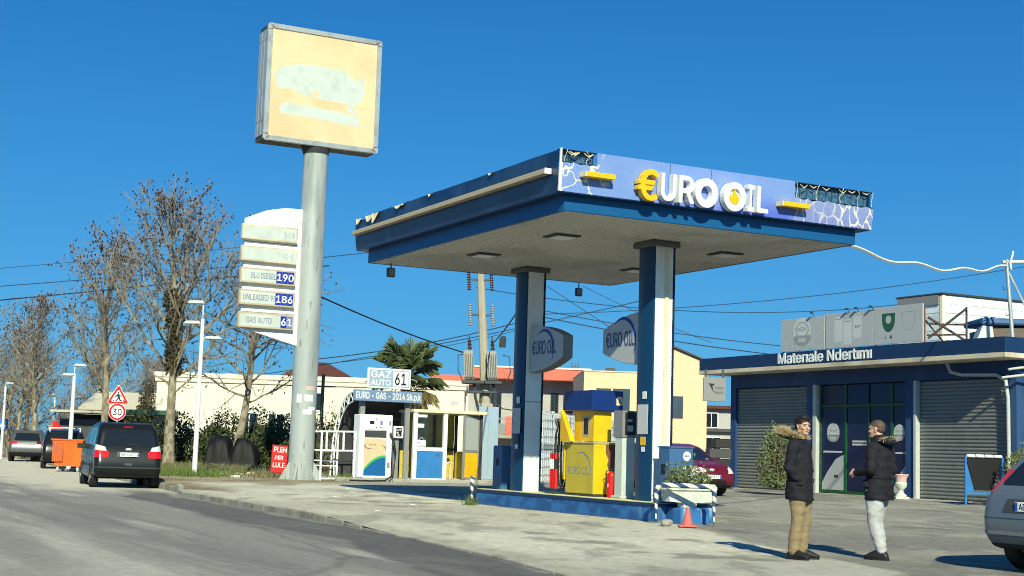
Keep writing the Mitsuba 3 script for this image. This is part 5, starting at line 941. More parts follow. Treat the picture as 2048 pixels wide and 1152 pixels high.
# palm
k = thing('fan_palm', 'fan palm with a skirt of dry fronds behind the gas price sign', 'palm')
pr = np.random.default_rng(5); pc = np.array([-5.05, 72, 4.7])
part(k, 'trunk', B().cyl([-5.05, 72, 0], [-5.05, 72, 4.7], .24, .2, n=10), 'twig', 40)
def fan(b, c, d, L, R, r, droop):
    d = d / np.linalg.norm(d); side = np.cross(d, Z3); side /= np.linalg.norm(side) + 1e-9; upv = np.cross(side, d)
    e = c + d * L - Z3 * droop * L * .5
    b.tube([c, c + d * L * .5 + Z3 * .05, e], [.03, .022, .016], 4, caps=False)
    n = 22
    for q in range(n):
        a = (q / (n - 1) - .5) * 3.7; v = d * math.cos(a) + side * math.sin(a); l = R * (1 - .22 * abs(a) / 1.85) * r.uniform(.85, 1.1); w = np.cross(v, upv); w /= np.linalg.norm(w)
        m = e + v * l * .6 + upv * .03; t = e + v * l - Z3 * (.10 + droop * .5 + r.uniform(0, .18)) * l
        b.add([e, m + w * .03 * R, t, m - w * .03 * R], [[0, 1, 2, 3]])
bg, bd = B(), B()
for q in range(38):
    a = q * 2.4 + pr.uniform(-.3, .3); el = pr.uniform(-.15, 1.45)
    fan(bg, pc + [0, 0, .1], np.array([math.cos(a) * math.cos(el), math.sin(a) * math.cos(el), math.sin(el)]), pr.uniform(.85, 1.4), pr.uniform(.9, 1.2), pr, .1 + .25 * (1 - el))
for q in range(26):
    a = q * 2.4 + pr.uniform(-.3, .3); el = pr.uniform(-1.2, -.35); fan(bd, pc, np.array([math.cos(a) * math.cos(el), math.sin(a) * math.cos(el), math.sin(el)]), pr.uniform(.7, 1.2), pr.uniform(.7, 1.0), pr, .5)
part(k, 'fronds', bg, 'palm_leaf', kind='stuff'); part(k, 'dry_fronds', bd, 'palm_dry', kind='stuff', label='hanging dry brown fronds')
# grass, weeds and litter on the verge
gr = np.random.default_rng(9)
def tufts(c, m, n, sp, hgt):
    bb = B(); x = gr.normal(0, sp[0], n) + c[0]; y = gr.normal(0, sp[1], n) + c[1]; z = gz(x, y); a = gr.uniform(0, 6.28, n); h_ = hgt * gr.uniform(.4, 1.2, n); dx, dy = np.cos(a) * .018, np.sin(a) * .018; l = gr.normal(0, .5, (n, 2)) * h_[:, None]
    v = np.stack([np.stack([x - dx, y - dy, z], 1), np.stack([x + dx, y + dy, z], 1), np.stack([x + l[:, 0], y + l[:, 1], z + h_], 1)], 1).reshape(-1, 3)
    return v, np.arange(3 * n).reshape(-1, 3)
bb = B()
for c, n, sp in (((-13.4, 59.3), 2600, (.7, 1.6)), ((-9.7, 45.6), 700, (.5, .7)), ((-11.2, 60), 1800, (1.2, 1.5)), ((-8.6, 56), 1600, (.9, 2)), ((-5.2, 46.4), 500, (.7, .6)), ((-.74, 31.1), 40, (.07, .08)), ((-10.6, 52), 1500, (.7, 3.0))): bb.add(*tufts(c, 0, n, sp, .22))
put('verge_grass', bb, 'grass', label='short green grass growing on the verge', cat='grass', kind='stuff')
bb = B()
for c, n, sp in (((-9.5, 57), 1500, (1.5, 3)), ((-7.3, 50), 900, (.7, 2)), ((-11.6, 57.5), 1200, (1.0, 2.0))): bb.add(*tufts(c, 0, n, sp, .30))
put('dry_weeds', bb, 'dry_grass', label='dry straw coloured weeds and stalks on the verge', cat='weeds', kind='stuff')
bb = B()
for q in range(70):
    x, y = gr.normal(-10.6, 1.6), gr.normal(54, 3.0); s_ = gr.uniform(.04, .14); bb.box(-s_, s_, -s_ * .6, s_ * .6, 0, s_ * .5, M=frame(x, y, float(gz(x, y)), gr.uniform(0, 3)))
for x, y in ((-2.3, 26.5), (-1.9, 30.1), (-3.9, 33.6), (-4.2, 38.8)): bb.box(-.05, .04, -.025, .03, .0, .012, M=frame(x, y, float(gz(x, y)) + .01 - (.075 if (x, y)[0] < -3.9 and False else 0), gr.uniform(0, 3)))
put('litter', bb, 'litter_white', label='scattered pale litter and rubble on the verge and paving', cat='litter', kind='stuff')
bb = B()
for q in range(26):
    x, y = gr.normal(-10.6, 1.5), gr.normal(53, 2.2); a = gr.uniform(0, 3.1); l = gr.uniform(.4, 1.1); z = float(gz(x, y)) + .06; bb.cyl([x - math.cos(a) * l, y - math.sin(a) * l, z], [x + math.cos(a) * l, y + math.sin(a) * l, z + gr.uniform(0, .2)], .03, .015, n=5)
put('cut_branches', bb, 'twig', label='pile of cut branches lying on the verge', cat='branches', kind='stuff')
# tarp covered heap
X, Y = np.meshgrid(np.linspace(-1.05, 1.05, 44), np.linspace(-.7, .7, 30), indexing='ij')
def hump(cx, w, h): return h * np.clip(1 - np.abs((X - cx) / w) ** 5, 0, 1) ** .6 * np.clip(1 - np.abs(Y / .68) ** 4, 0, 1) ** .6
Zt = np.maximum(hump(-.5, .56, 1.3), hump(.52, .55, 1.22)) + .42 * (meshkit.fbm(np.stack([X * 2.6, Y * 2.6, X * 0 + 2], -1), 4) - .5) * (np.maximum(hump(-.5, .56, 1), hump(.52, .55, 1)) > .05) + .012 * np.sin(X * 17 + Y * 4)
vv = np.stack([X, Y, np.maximum(Zt, 0)], -1).reshape(-1, 3); i, j = np.meshgrid(np.arange(43), np.arange(29), indexing='ij')
put('tarp_heap', B(frame(-11.0, 58.6, .2)).add(vv, np.stack([i * 30 + j, (i + 1) * 30 + j, (i + 1) * 30 + j + 1, i * 30 + j + 1], -1).reshape(-1, 4)), 'tarp', 50, 'two humped heap covered with shiny black tarpaulin on the verge', 'covered heap')
# ---------------------------------------------------------------- stacked white tank crates behind the pumps
TG = 'caged white liquid tanks stacked in a row behind the pumps'
r0_ = np.array([1.1, 44.2]); rd = np.array([.287, .958]); ra_ = math.atan2(rd[1], rd[0])
plies = {}
def tote_parts():
    p = B().box(.0, 1.1, 0, 1.0, 0, .12, c=.01); bo = B().box(.03, 1.07, .03, .97, .13, 1.12, c=.07)
    cg = B()
    for q in range(6):
        x = .0 + q * .22; cg.box(x - .007, x + .007, -.012, .01, .12, 1.14).box(x - .007, x + .007, .99, 1.012, .12, 1.14)
    for q in range(5):
        y = .1 + q * .2; cg.box(-.012, .01, y - .007, y + .007, .12, 1.14).box(1.09, 1.112, y - .007, y + .007, .12, 1.14)
    for z in (.15, .4, .65, .9, 1.13):
        cg.box(-.02, 1.12, -.02, -.003, z - .008, z + .008).box(-.02, 1.12, 1.003, 1.02, z - .011, z + .011).box(-.02, -.003, -.02, 1.02, z - .011, z + .011).box(1.103, 1.12, -.02, 1.02, z - .011, z + .011)
    return {'pallet': mikit.ply(p.arrays(), 'galvanised'), 'bottle': mikit.ply(bo.arrays(), 'tote_white'), 'cage': mikit.ply(cg.arrays(), 'light_grey')}
tp_ = tote_parts()
for q in range(15):
    for lv in range(2):
        k = thing('liquid_tank', ('caged white liquid tank in the upper row of the stack behind the pumps' if lv else 'caged white liquid tank in the lower row of the stack behind the pumps'), 'tank', TG)
        o = r0_ + rd * 1.17 * q
        Mx = frame(o[0], o[1], .2 + lv * 1.16, ra_ + RNG.uniform(-.03, .03))
        for nm, d_ in tp_.items():
            scene[f'{k}__{nm}'] = {**d_, 'to_world': mi.ScalarTransform4f(Mx.tolist())}
# ---------------------------------------------------------------- cars
def resample(pts, n):
    p = np.vstack([pts, pts[:1]]); d = np.concatenate([[0], np.cumsum(np.linalg.norm(np.diff(p, axis=0), axis=1))]); t = np.linspace(0, d[-1], n, endpoint=False)
    return np.stack([np.interp(t, d, p[:, 0]), np.interp(t, d, p[:, 1])], 1)
def car_body(prof, hw, R=.16, infl=0.0, n=150, tum=(.85, .80), nose=.9, tail=.93, L=4.5, zr=1.5):
    p = resample(np.array(prof, float), n)
    for _ in range(2): p = .5 * p + .25 * (np.roll(p, 1, 0) + np.roll(p, -1, 0))
    t = np.roll(p, -1, 0) - np.roll(p, 1, 0); nm = np.stack([t[:, 1], -t[:, 0]], 1); nm /= np.linalg.norm(nm, axis=1, keepdims=True)
    if (nm * (p - p.mean(0))).sum() < 0: nm = -nm
    th = np.linspace(0, math.pi / 2, 7); ys = np.concatenate([-(hw - R) - R * np.sin(th[::-1]), np.linspace(-(hw - R), hw - R, 15)[1:-1], (hw - R) + R * np.sin(th)])
    ins = R - np.sqrt(np.maximum(R ** 2 - np.maximum(np.abs(ys) - (hw - R), 0) ** 2, 0))
    rings = []
    for y, d in zip(ys, ins):
        q = p - nm * (d * .8 - infl)
        rings.append(np.stack([q[:, 0], np.full(n, y), q[:, 1]], 1))
    v = np.array(rings); K = len(ys); v[..., 1] *= (hw + infl) / hw
    x, z = v[..., 0], v[..., 2]
    f = 1 - (1 - tum[1]) * np.clip((z - tum[0]) / (zr - tum[0]), 0, 1.1) ** 1.15
    f *= 1 - (1 - nose) * np.clip((x - L * .68) / (L * .32), 0, 1) ** 2 - (1 - tail) * np.clip((L * .25 - x) / (L * .25), 0, 1) ** 2
    f *= 1 - .05 * np.clip((.45 - z) / .3, 0, 1)
    v[..., 1] *= f
    i, j = np.meshgrid(np.arange(K - 1), np.arange(n), indexing='ij')
    F = np.stack([i * n + j, i * n + (j + 1) % n, (i + 1) * n + (j + 1) % n, (i + 1) * n + j], -1).reshape(-1, 4)
    F = np.vstack([F[:, [0, 1, 2]], F[:, [0, 2, 3]]])
    tri_v, tri_f = trimesh.creation.triangulate_polygon(Polygon(v[0][:, [0, 2]]), engine='earcut'); 
    vv = v.reshape(-1, 3); o = len(vv)
    c0, c1 = v[0].mean(0), v[-1].mean(0); vv = np.vstack([vv, c0, c1]); jj = np.arange(n)
    # end caps as fans from the centroid
    F = np.vstack([F, np.stack([jj * 0 + o, (jj + 1) % n, jj], 1), np.stack([jj * 0 + o + 1, o - n + jj, o - n + (jj + 1) % n], 1)])
    m = trimesh.Trimesh(vv, F, process=False)
    if m.volume < 0: F = F[:, ::-1]
    return m3.Manifold(m3.Mesh(vv.astype(np.float32), F.astype(np.uint32)))
def man_prism(poly, lo, hi, axis):
    """extrude polygon along y (poly in x, z) or along x (poly in y, z)"""
    pg = Polygon(poly).buffer(0); m = trimesh.creation.extrude_polygon(pg, hi - lo, engine='earcut'); v = np.array(m.vertices)
    q = np.stack([v[:, 0], v[:, 2] + lo, v[:, 1]], 1) if axis == 'y' else np.stack([v[:, 2] + lo, v[:, 0], v[:, 1]], 1)
    f = m.faces[:, ::-1] if axis == 'y' else m.faces
    mm = trimesh.Trimesh(q, f, process=True)
    if mm.volume < 0: mm.invert()
    return m3.Manifold(m3.Mesh(np.array(mm.vertices, np.float32), np.array(mm.faces, np.uint32)))
def rounded(p, r): return list(Polygon(p).buffer(-r).buffer(r, 4).exterior.coords)[:-1]
def make_car(name, lab, cat, M, prof, hw, L, zr, wheels, rw, paint, side_w, rear_w=None, front_w=None, rear_lights=(), front_lights=(), plate=None, seams=(), extra=None, tum=(.85, .80), nose=.9, tail=.93, R=.16, detail=True):
    k = thing(name, lab, cat)
    kw = dict(R=R, tum=tum, nose=nose, tail=tail, L=L, zr=zr)
    body = car_body(prof, hw, **kw); big = car_body(prof, hw, infl=.007, **kw)
    for wx in wheels:
        for s in (-1, 1):
            c = m3.Manifold.cylinder(.5, rw + .055, rw + .055, 28).rotate([90, 0, 0]).translate([wx, s * (hw - .02) + .25, rw]); body = body - c; big = big - c
    part(k, 'body', B(M).mesh(body), paint, 32)
    def shell(nm, prism, m, lab=None, par=k, sm=32):
        g = (big ^ prism) - body
        if g.num_tri() > 0: return part(par, nm, B(M).mesh(g), m, sm, label=lab)
    for q, w in enumerate(side_w):
        pr_ = man_prism(rounded(w, .03), -2, 2, 'y')
        for s in (-1, 1):
            half = m3.Manifold.cube([20, 4, 6]).translate([-5, 0 if s > 0 else -4, -1]); shell('side_window', pr_ ^ half, 'glass_dark')
    if rear_w: shell('rear_window', man_prism(rounded(rear_w, .04), -.4, L * .3, 'x'), 'glass_dark')
    if front_w: shell('windscreen', man_prism(rounded(front_w, .04), L * .5, L + .3, 'x'), 'glass_dark')
    for nm, pl, m, lb in rear_lights: shell(nm, man_prism(pl, -.4, .45, 'x'), m, lb)
    for nm, pl, m, lb in front_lights: shell(nm, man_prism(pl, L - .75, L + .3, 'x'), m, lb)
    for nm, pl, m, ax_, lo, hi in seams: shell(nm, man_prism(pl, lo, hi, ax_), m)
    for wx in wheels:
        for s in (-1, 1):
            W = M @ axes([wx, s * (hw - .12), rw], [1, 0, 0], [0, 0, 1], [0, -s, 0]) 
            w = part(k, 'wheel', B(W).lathe([(rw * .6, -.1), (rw * .93, -.1), (rw, -.06), (rw, .08), (rw * .93, .1), (rw * .6, .1)], 28), 'rubber', 40)
            bb = B(W).lathe([(0, -.06), (.07, -.065), (.08, -.03), (rw * .56, -.03)], 20).lathe([(rw * .52, -.085), (rw * .62, -.09), (rw * .62, .05)], 24)
            for q in range(5 if detail else 0):
                a = q * math.tau / 5; bb.box(.05, rw * .58, -.03, .03, -.075, -.04, c=.01, M=axes([0, 0, 0], [math.cos(a), math.sin(a), 0], [-math.sin(a), math.cos(a), 0]))
            part(w, 'rim', bb, 'wheel_alloy', 40)
    if plate:
        x, z, txt, front = plate
        P = M @ (axes([x, .26, z], [0, -1, 0], [0, 0, 1], [-1, 0, 0]) if not front else axes([x, -.26, z], [0, 1, 0], [0, 0, 1], [1, 0, 0]))
        pl = part(k, 'number_plate', B(P).box(0, .52, -.055, .055, 0, .012, c=.003), 'plate_white'); part(pl, 'blue_strip', B(P).box(0.004, .042, -.05, .05, .0125, .014).box(.478, .516, -.05, .05, .0125, .014), 'plate_blue', kind='stuff')
        part(pl, 'characters', B(P).text(txt, .07, .002, True, axes([.06, -.036, .0125], [1, 0, 0], [0, 1, 0]), width=.40), 'black', label=f'plate reading {txt}')
    return k, shell, body
def mirrors(k, M, x, z, y, m):
    for s in (-1, 1): part(k, 'wing_mirror', B(M).mesh(m3.Manifold.hull_points(np.array([[x + a, s * (y + b_), z + c] for a in (-.06, .07) for b_ in (0.0, .2) for c in (-.06, .08)]) + np.array([[0, 0, 0]]))), m, 40)
# people carrier seen from behind on the road
vx, vy = st(-2.62, 18.2)[:2]
VM = frame(vx - .04, vy, -.022, math.radians(111))
prof = [(.10, .30), (.02, .42), (.0, .62), (.03, .74), (.05, .80), (.10, .98), (.16, 1.08), (.36, 1.55), (.50, 1.69), (.9, 1.735), (1.6, 1.745), (2.3, 1.72), (2.75, 1.62), (3.3, 1.28), (3.62, 1.06), (4.0, .98), (4.45, .84), (4.62, .66), (4.64, .45), (4.55, .26), (3.0, .22), (1.2, .22)]
k, sh, bd_ = make_car('people_carrier', 'black people carrier parked at the kerb, seen from behind', 'car', VM, prof, .905, 4.64, 1.745, (.86, 3.70), .325, 'car_black',
    [[(.55, 1.08), (1.55, 1.08), (1.55, 1.58), (.72, 1.56)], [(1.63, 1.08), (2.45, 1.06), (2.45, 1.57), (1.63, 1.58)], [(2.53, 1.06), (3.32, 1.02), (3.0, 1.36), (2.72, 1.52), (2.53, 1.56)]],
    [(-.66, 1.10), (.66, 1.10), (.58, 1.54), (-.58, 1.54)], [(-.68, 1.12), (.68, 1.12), (.55, 1.58), (-.55, 1.58)],
    [('tail_lamp', [(s * .52, .80), (s * .50, .97), (s * .92, .99), (s * .92, .80)], 'tail_red', 'red tail lamp') for s in (-1, 1)] + [('tail_lamp_clear', [(s * .56, .972), (s * .60, 1.08), (s * .92, 1.16), (s * .92, .992)], 'lamp_clear', 'clear upper part of the tail lamp') for s in (-1, 1)] + [('brake_lamp', [(-.12, 1.60), (.12, 1.60), (.11, 1.625), (-.11, 1.625)], 'tail_red', 'high red brake lamp'), ('bumper_strip', [(-.95, .53), (.95, .53), (.95, .56), (-.95, .56)], 'dark_grey', 'dark bumper strip'), ('plate_recess', [(-.3, .80), (.3, .80), (.3, .97), (-.3, .97)], 'black', 'recess round the plate'), ('tow_cover', [(-.1, .6), (.1, .6), (.09, .66), (-.09, .66)], 'dark_grey', 'tow eye cover')],
    plate=(.012, .885, 'AA 720TI', False), seams=[('side_seam', [(.60, .5), (.61, .5), (.61, 1.06), (.60, 1.06)], 'black', 'y', -2, 2), ('side_seam', [(1.59, .35), (1.60, .35), (1.60, 1.06), (1.59, 1.06)], 'black', 'y', -2, 2), ('side_seam', [(2.49, .35), (2.5, .35), (2.5, 1.06), (2.49, 1.06)], 'black', 'y', -2, 2), ('rubbing_strip', [(1.0, .56), (3.2, .56), (3.2, .62), (1.0, .62)], 'black', 'y', -2, 2)])
mirrors(k, VM, 3.15, 1.07, .86, 'black'); part(k, 'badge', B(VM).mesh(m3.Manifold.sphere(1, 20).scale([.02, .085, .04]).translate([.115, 0, 1.02])), 'light_grey', True, label='oval pale badge')
part(k, 'wiper', B(VM).tube([[.155, -.3, 1.12], [.2, 0, 1.17], [.195, .12, 1.16]], .012, 5), 'black'); part(k, 'tailgate_handle', B(VM).box(-.005, .02, -.3, .3, .985, 1.0), 'black'); part(k, 'aerial', B(VM).cyl([1.0, 0, 1.74], [.8, 0, 1.9], .006, n=5), 'black')
# grey suv at the far left, seen from behind
SM = frame(-25.3, 77.0, -.022, math.atan2(.96, -.29))
prof = [(.12, .32), (.02, .45), (.0, .70), (.06, .95), (.12, 1.08), (.45, 1.52), (.8, 1.63), (1.5, 1.67), (2.3, 1.63), (2.7, 1.5), (3.3, 1.15), (3.7, 1.02), (4.3, .88), (4.5, .65), (4.5, .4), (4.4, .25), (1.2, .25)]
k, sh, _ = make_car('grey_suv', 'grey sport utility car seen from behind at the far left of the road', 'car', SM, prof, .93, 4.5, 1.67, (.85, 3.55), .35, 'car_grey', [[(.6, 1.08), (1.5, 1.06), (1.5, 1.48), (.85, 1.46)], [(1.6, 1.06), (3.1, 1.04), (2.6, 1.46), (1.6, 1.5)]], [(-.66, 1.10), (.66, 1.10), (.56, 1.5), (-.56, 1.5)], None,
    [('tail_lamp', [(s * .48, .92), (s * .46, 1.05), (s * .95, 1.08), (s * .95, .9)], 'tail_red', 'red tail lamp') for s in (-1, 1)] + [('tailgate_panel', [(-.45, .88), (.45, .88), (.45, 1.0), (-.45, 1.0)], 'grey', 'bright strip between the lamps'), ('bumper', [(-.95, .3), (.95, .3), (.95, .5), (-.95, .5)], 'black', 'dark lower bumper')], detail=False)
mirrors(k, SM, 3.0, 1.08, .9, 'black')
# dark pickup beyond the orange container
SM2 = frame(-18.35, 60.6, -.05, math.atan2(.95, -.31))
k, sh, _ = make_car('dark_suv', 'dark car with pale roof rails half hidden behind the orange container', 'car', SM2, [(a, z * 1.0) for a, z in prof], .9, 4.5, 1.67, (.85, 3.55), .35, 'car_black', [[(.6, 1.08), (1.5, 1.06), (1.5, 1.48), (.85, 1.46)], [(1.6, 1.06), (3.1, 1.04), (2.6, 1.46), (1.6, 1.5)]], [(-.66, 1.10), (.66, 1.10), (.56, 1.5), (-.56, 1.5)], detail=False)
mirrors(k, SM2, 3.0, 1.08, .9, 'black'); part(k, 'roof_rail', B(SM2).tube([[.55, .6, 1.58], [.7, .62, 1.72], [2.2, .62, 1.74], [2.4, .6, 1.64]], .025, 6).tube([[.55, -.6, 1.58], [.7, -.62, 1.72], [2.2, -.62, 1.74], [2.4, -.6, 1.64]], .025, 6).tube([[.68, -.62, 1.72], [.66, 0, 1.74], [.68, .62, 1.72]], .025, 6), 'white_clean', 40, kind='stuff')
# red hatchback facing the camera beside the shop
prof_h = [(.12, .30), (.02, .42), (.0, .66), (.06, .88), (.14, 1.0), (.42, 1.34), (.62, 1.42), (1.2, 1.46), (1.9, 1.45), (2.3, 1.37), (2.9, 1.05), (3.15, .96), (3.6, .86), (3.85, .70), (3.93, .52), (3.9, .3), (3.75, .22), (1.0, .22)]
RM = frame(3.98, 44.4, float(gz(5, 43)), math.atan2(-V[1], -V[0]))
k, sh, _ = make_car('red_hatchback', 'dark red hatchback parked behind the near canopy column, facing right', 'car', RM, prof_h, .86, 3.93, 1.46, (.66, 3.15), .30, 'car_red', [[(.42, .98), (1.5, .94), (1.5, 1.33), (.62, 1.28)], [(1.58, .94), (2.75, .92), (2.25, 1.26), (1.58, 1.34)]], None, [(-.66, .99), (.66, .99), (.55, 1.33), (-.55, 1.33)], (),
    [('headlamp', [(s * .54, .62), (s * .62, .78), (s * .9, .86), (s * .9, .64)], 'lamp_clear', 'clear headlamp') for s in (-1, 1)] + [('lower_grille', [(-.5, .30), (.5, .30), (.45, .44), (-.45, .44)], 'black', 'dark lower grille'), ('bumper_trim', [(-.9, .22), (.9, .22), (.9, .28), (-.9, .28)], 'black', 'dark bumper trim')], plate=(3.935, .53, 'AA 787LL', True))
mirrors(k, RM, 2.55, .98, .82, 'car_red'); part(k, 'badge', B(RM).mesh(m3.Manifold.sphere(1, 20).scale([.03, .09, .045]).translate([3.86, 0, .72])), 'light_grey', True, label='oval badge on the nose')
# silver hatchback cropped by the right edge
prof_s = [(.14, .28), (.03, .40), (.0, .60), (.01, .70), (.05, .84), (.10, .93), (.20, 1.02), (.50, 1.33), (.72, 1.42), (1.3, 1.48), (2.0, 1.47), (2.4, 1.38), (3.0, 1.06), (3.25, .97), (3.85, .86), (4.2, .7), (4.3, .5), (4.25, .28), (4.1, .2), (1.0, .22)]
KM = frame(6.02, 16.75, 0.0, TH)
k, sh, _ = make_car('silver_hatchback', 'silver grey hatchback cropped by the right edge of the picture', 'car', KM, prof_s, .87, 4.3, 1.48, (.72, 3.4), .31, 'car_silver', [[(.5, 1.0), (1.6, .97), (1.6, 1.34), (.72, 1.3)], [(1.68, .97), (2.9, .94), (2.35, 1.28), (1.68, 1.36)]], [(-.64, 1.02), (.64, 1.02), (.54, 1.32), (-.54, 1.32)], [(-.66, 1.0), (.66, 1.0), (.55, 1.35), (-.55, 1.35)],
    [('tail_lamp', [(s * .70, .93), (s * .60, 1.2), (s * .92, 1.25), (s * .92, .93)], 'tail_red', 'red tail lamp beside the rear window') for s in (-1, 1)] + [('plate_recess', [(-.46, .70), (.46, .70), (.42, .86), (-.42, .86)], 'dark_grey', 'recess round the plate'), ('bumper_seam', [(-.95, .63), (.95, .63), (.95, .64), (-.95, .64)], 'dark_grey', 'bumper seam'), ('bumper_strip', [(-.95, .44), (.95, .44), (.95, .48), (-.95, .48)], 'grey', 'bumper strip'), ('lower_bumper', [(-.9, .2), (.9, .2), (.9, .33), (-.9, .33)], 'black', 'dark lower bumper')], plate=(.014, .775, 'AB 105KC', False))
# orange container
k = thing('waste_container', 'orange wheeled waste container standing on the road edge', 'waste container')
OM = frame(-16.75, 56.3, -.022, .02)
part(k, 'tub', B(OM).mesh(m3.Manifold.hull_points(np.array([[-.52, -.42, .22], [.46, -.42, .22], [.46, .42, .22], [-.52, .42, .22], [-.62, -.52, 1.18], [.54, -.52, 1.18], [.54, .52, 1.18], [-.62, .52, 1.18]]))), 'orange', label='tapered orange tub')
part(k, 'rim', B(OM).box(-.67, .58, -.57, .57, 1.181, 1.25, c=.02), 'orange'); part(k, 'side_grille', B(OM).box(-.6, -.2, -.535, -.49, .4, 1.12), 'rust_orange', label='rusty ribbed side part')
for q in range(5): part(k, 'side_rib', B(OM).box(-.58 + q * .08, -.545 + q * .08, -.56, -.536, .38, 1.14, c=.006), 'orange')
for x in (-.4, .36):
    for y in (-.34, .34): part(k, 'castor', B(OM).cyl([x - .04, y, .1], [x + .04, y, .1], .1, n=14).box(x - .02, x + .02, y - .03, y + .03, .1, .22), 'light_grey', 40)
# blue framed trailer notice stand in front of the right shutter
k = thing('folding_display_stand', 'blue framed black display stand in front of the right roller shutter', 'display stand')
TM = frame(12.62, 40.2, .17, .25)
part(k, 'panel', B(TM).poly(Polygon([(.06, 1.3), (1.15, 1.3), (.9, .42), (.34, .42)]), .04, axes([0, .1, 0], [1, 0, 0], [0, 0, 1])), 'black', label='black trapezoid panel'); part(k, 'frame', B(TM).box(0, .05, 0, .05, 0, 1.32).box(1.15, 1.2, 0, .05, 0, 1.32).box(.051, 1.149, 0, .05, .30, .36), 'door_blue'); part(k, 'side_gusset', B(TM).poly(Polygon([(.051, 1.2), (.30, .37), (.051, .37)]), .03, axes([0, .06, 0], [1, 0, 0], [0, 0, 1])), 'door_blue')
for q in range(4): part(k, 'white_roll', B(TM).cyl([.06 + q * .28, .02, 1.35], [.30 + q * .28, .02, 1.35], .045, n=10), 'white_clean', 40)
k = thing('garden_urn', 'pale stone garden urn with a flared rim in front of the shop pillar', 'urn')
UM = frame(11.92, 44.15, .2)
part(k, 'foot', B(UM).box(-.2, .2, -.2, .2, -.02, .06, c=.01).lathe([(.16, .06), (.17, .1), (.08, .17), (.06, .25), (.1, .28)], 20), 'stone_pale', 40); part(k, 'bowl', B(UM).lathe([(.08, .27), (.16, .34), (.18, .45), (.15, .5)], 20), 'stone_pale', 40); part(k, 'rim', B(UM).lathe([(.15, .48), (.17, .62), (.23, .71), (.22, .73), (.16, .7), (.12, .5)], 20), 'cushion_red', 40, label='flared pinkish rim')
k = thing('stacked_dark_crates', 'stepped stack of dark crates at the left end of the shop', 'crates')
for q, (x, z, w) in enumerate(((0, 0, 1.2), (0, .35, 1.15), (.1, .7, 1.0), (.35, 1.05, .8), (.55, 1.4, .6))): part(k, 'crate', B(frame(6.75, 51.2, .2, .1)).box(x, x + w, 0, .6, z, z + .33, c=.02), 'dark_grey' if q % 2 else 'black')
# ---------------------------------------------------------------- overhead cables
def cable(lab, p0, p1, sag, r, m='cable', n=18, wob=0):
    t = np.linspace(0, 1, n); p = np.array(p0)[None] * (1 - t)[:, None] + np.array(p1)[None] * t[:, None]; p[:, 2] -= sag * 4 * t * (1 - t)
    if wob: p[:, 2] += wob * np.sin(t * 22)
    put('overhead_cable', B().tube(p, r, 5), m, 40, lab, 'cable')
cable('thick pale sagging cable from the canopy corner to the shop mast', [6.0, 26.6, 5.25], [14.98, 43.6, 7.3], .28, .035, 'cable_white', 40, .05)
cable('dark cable from the tall pole down to the transformers', [-6.0, 45.2, 5.9], [-1.9, 59.6, 5.25], .1, .028)
cable('dark cable from the transformers up to the farther column', [-.8, 59.6, 5.6], [.3, 33, 4.7], .1, .022)
cable('thin wire sloping up behind the canopy from the pole top', [-1.5, 60, 8.0], [22, 72, 9.6], .9, .016)
cable('thin upper wire at far left', [-95.3, 110, 8.9], [-11, 110, 16.1], 1.2, .03)
cable('dark wire crossing the far left trees', [-89, 110, 6.84], [-14, 110, 15.0], .8, .05)
cable('highest thin wire at far left', [-96.4, 110, 8.7], [-20, 110, 16.3], .5, .02)
cable('upper of the wires rising from the tall pole to the right', [-27.5, 90, 3.6], [8.5, 90, 11.0], .6, .026)
cable('lower of the wires rising from the tall pole to the right', [-13, 90, 6.5], [1.5, 90, 9.6], .35, .03)
cable('thin third wire rising from the tall pole to the right', [-12.6, 90, 6.2], [1.5, 90, 9.1], .3, .018)
cable('wire falling from behind the columns to the shop billboard', [1.9, 90, 10.1], [17.2, 90, 8.3], .2, .026)
cable('lower wire falling from behind the columns to the shop roof', [1.9, 90, 9.7], [17.2, 90, 7.7], .2, .03)
cable('thin steep wire under the canopy between the columns', [2.2, 90, 11.6], [6.6, 90, 8.9], .0, .02)
cable('thin steep wire beside the nearer blade sign', [4.4, 90, 11.7], [12.5, 90, 8.4], .15, .016)
cable('long thin wire rising to the right over the shop roof', [1.9, 90, 9.85], [36, 90, 14.6], .7, .022)
# ---------------------------------------------------------------- people
def chain(pts, rads, seg=18):
    s = [m3.Manifold.sphere(r, seg).translate(list(map(float, p))) for p, r in zip(pts, rads)]
    return m3.Manifold.batch_boolean([m3.Manifold.batch_hull([a, b_]) for a, b_ in zip(s[:-1], s[1:])] if len(s) > 1 else s, m3.OpType.Add)
def ell(c, r, seg=28): return m3.Manifold.sphere(1, seg).scale(list(map(float, r))).translate(list(map(float, c)))
def hull(*ms): return m3.Manifold.batch_hull(list(ms))
def union(*ms): return m3.Manifold.batch_boolean(list(ms), m3.OpType.Add)
def soft(man, ln, it=8, amp=0.0, fr=(9, 9, 5), seed=0):
    m = man.refine_to_length(ln).to_mesh(); t = trimesh.Trimesh(m.vert_properties[:, :3].astype(float), m.tri_verts, process=True)
    trimesh.smoothing.filter_taubin(t, iterations=it)
    if amp:
        t.vertices += t.vertex_normals * ((meshkit.fbm(t.vertices * np.array(fr), 3, seed) - .5) * 2 * amp)[:, None]
    return t
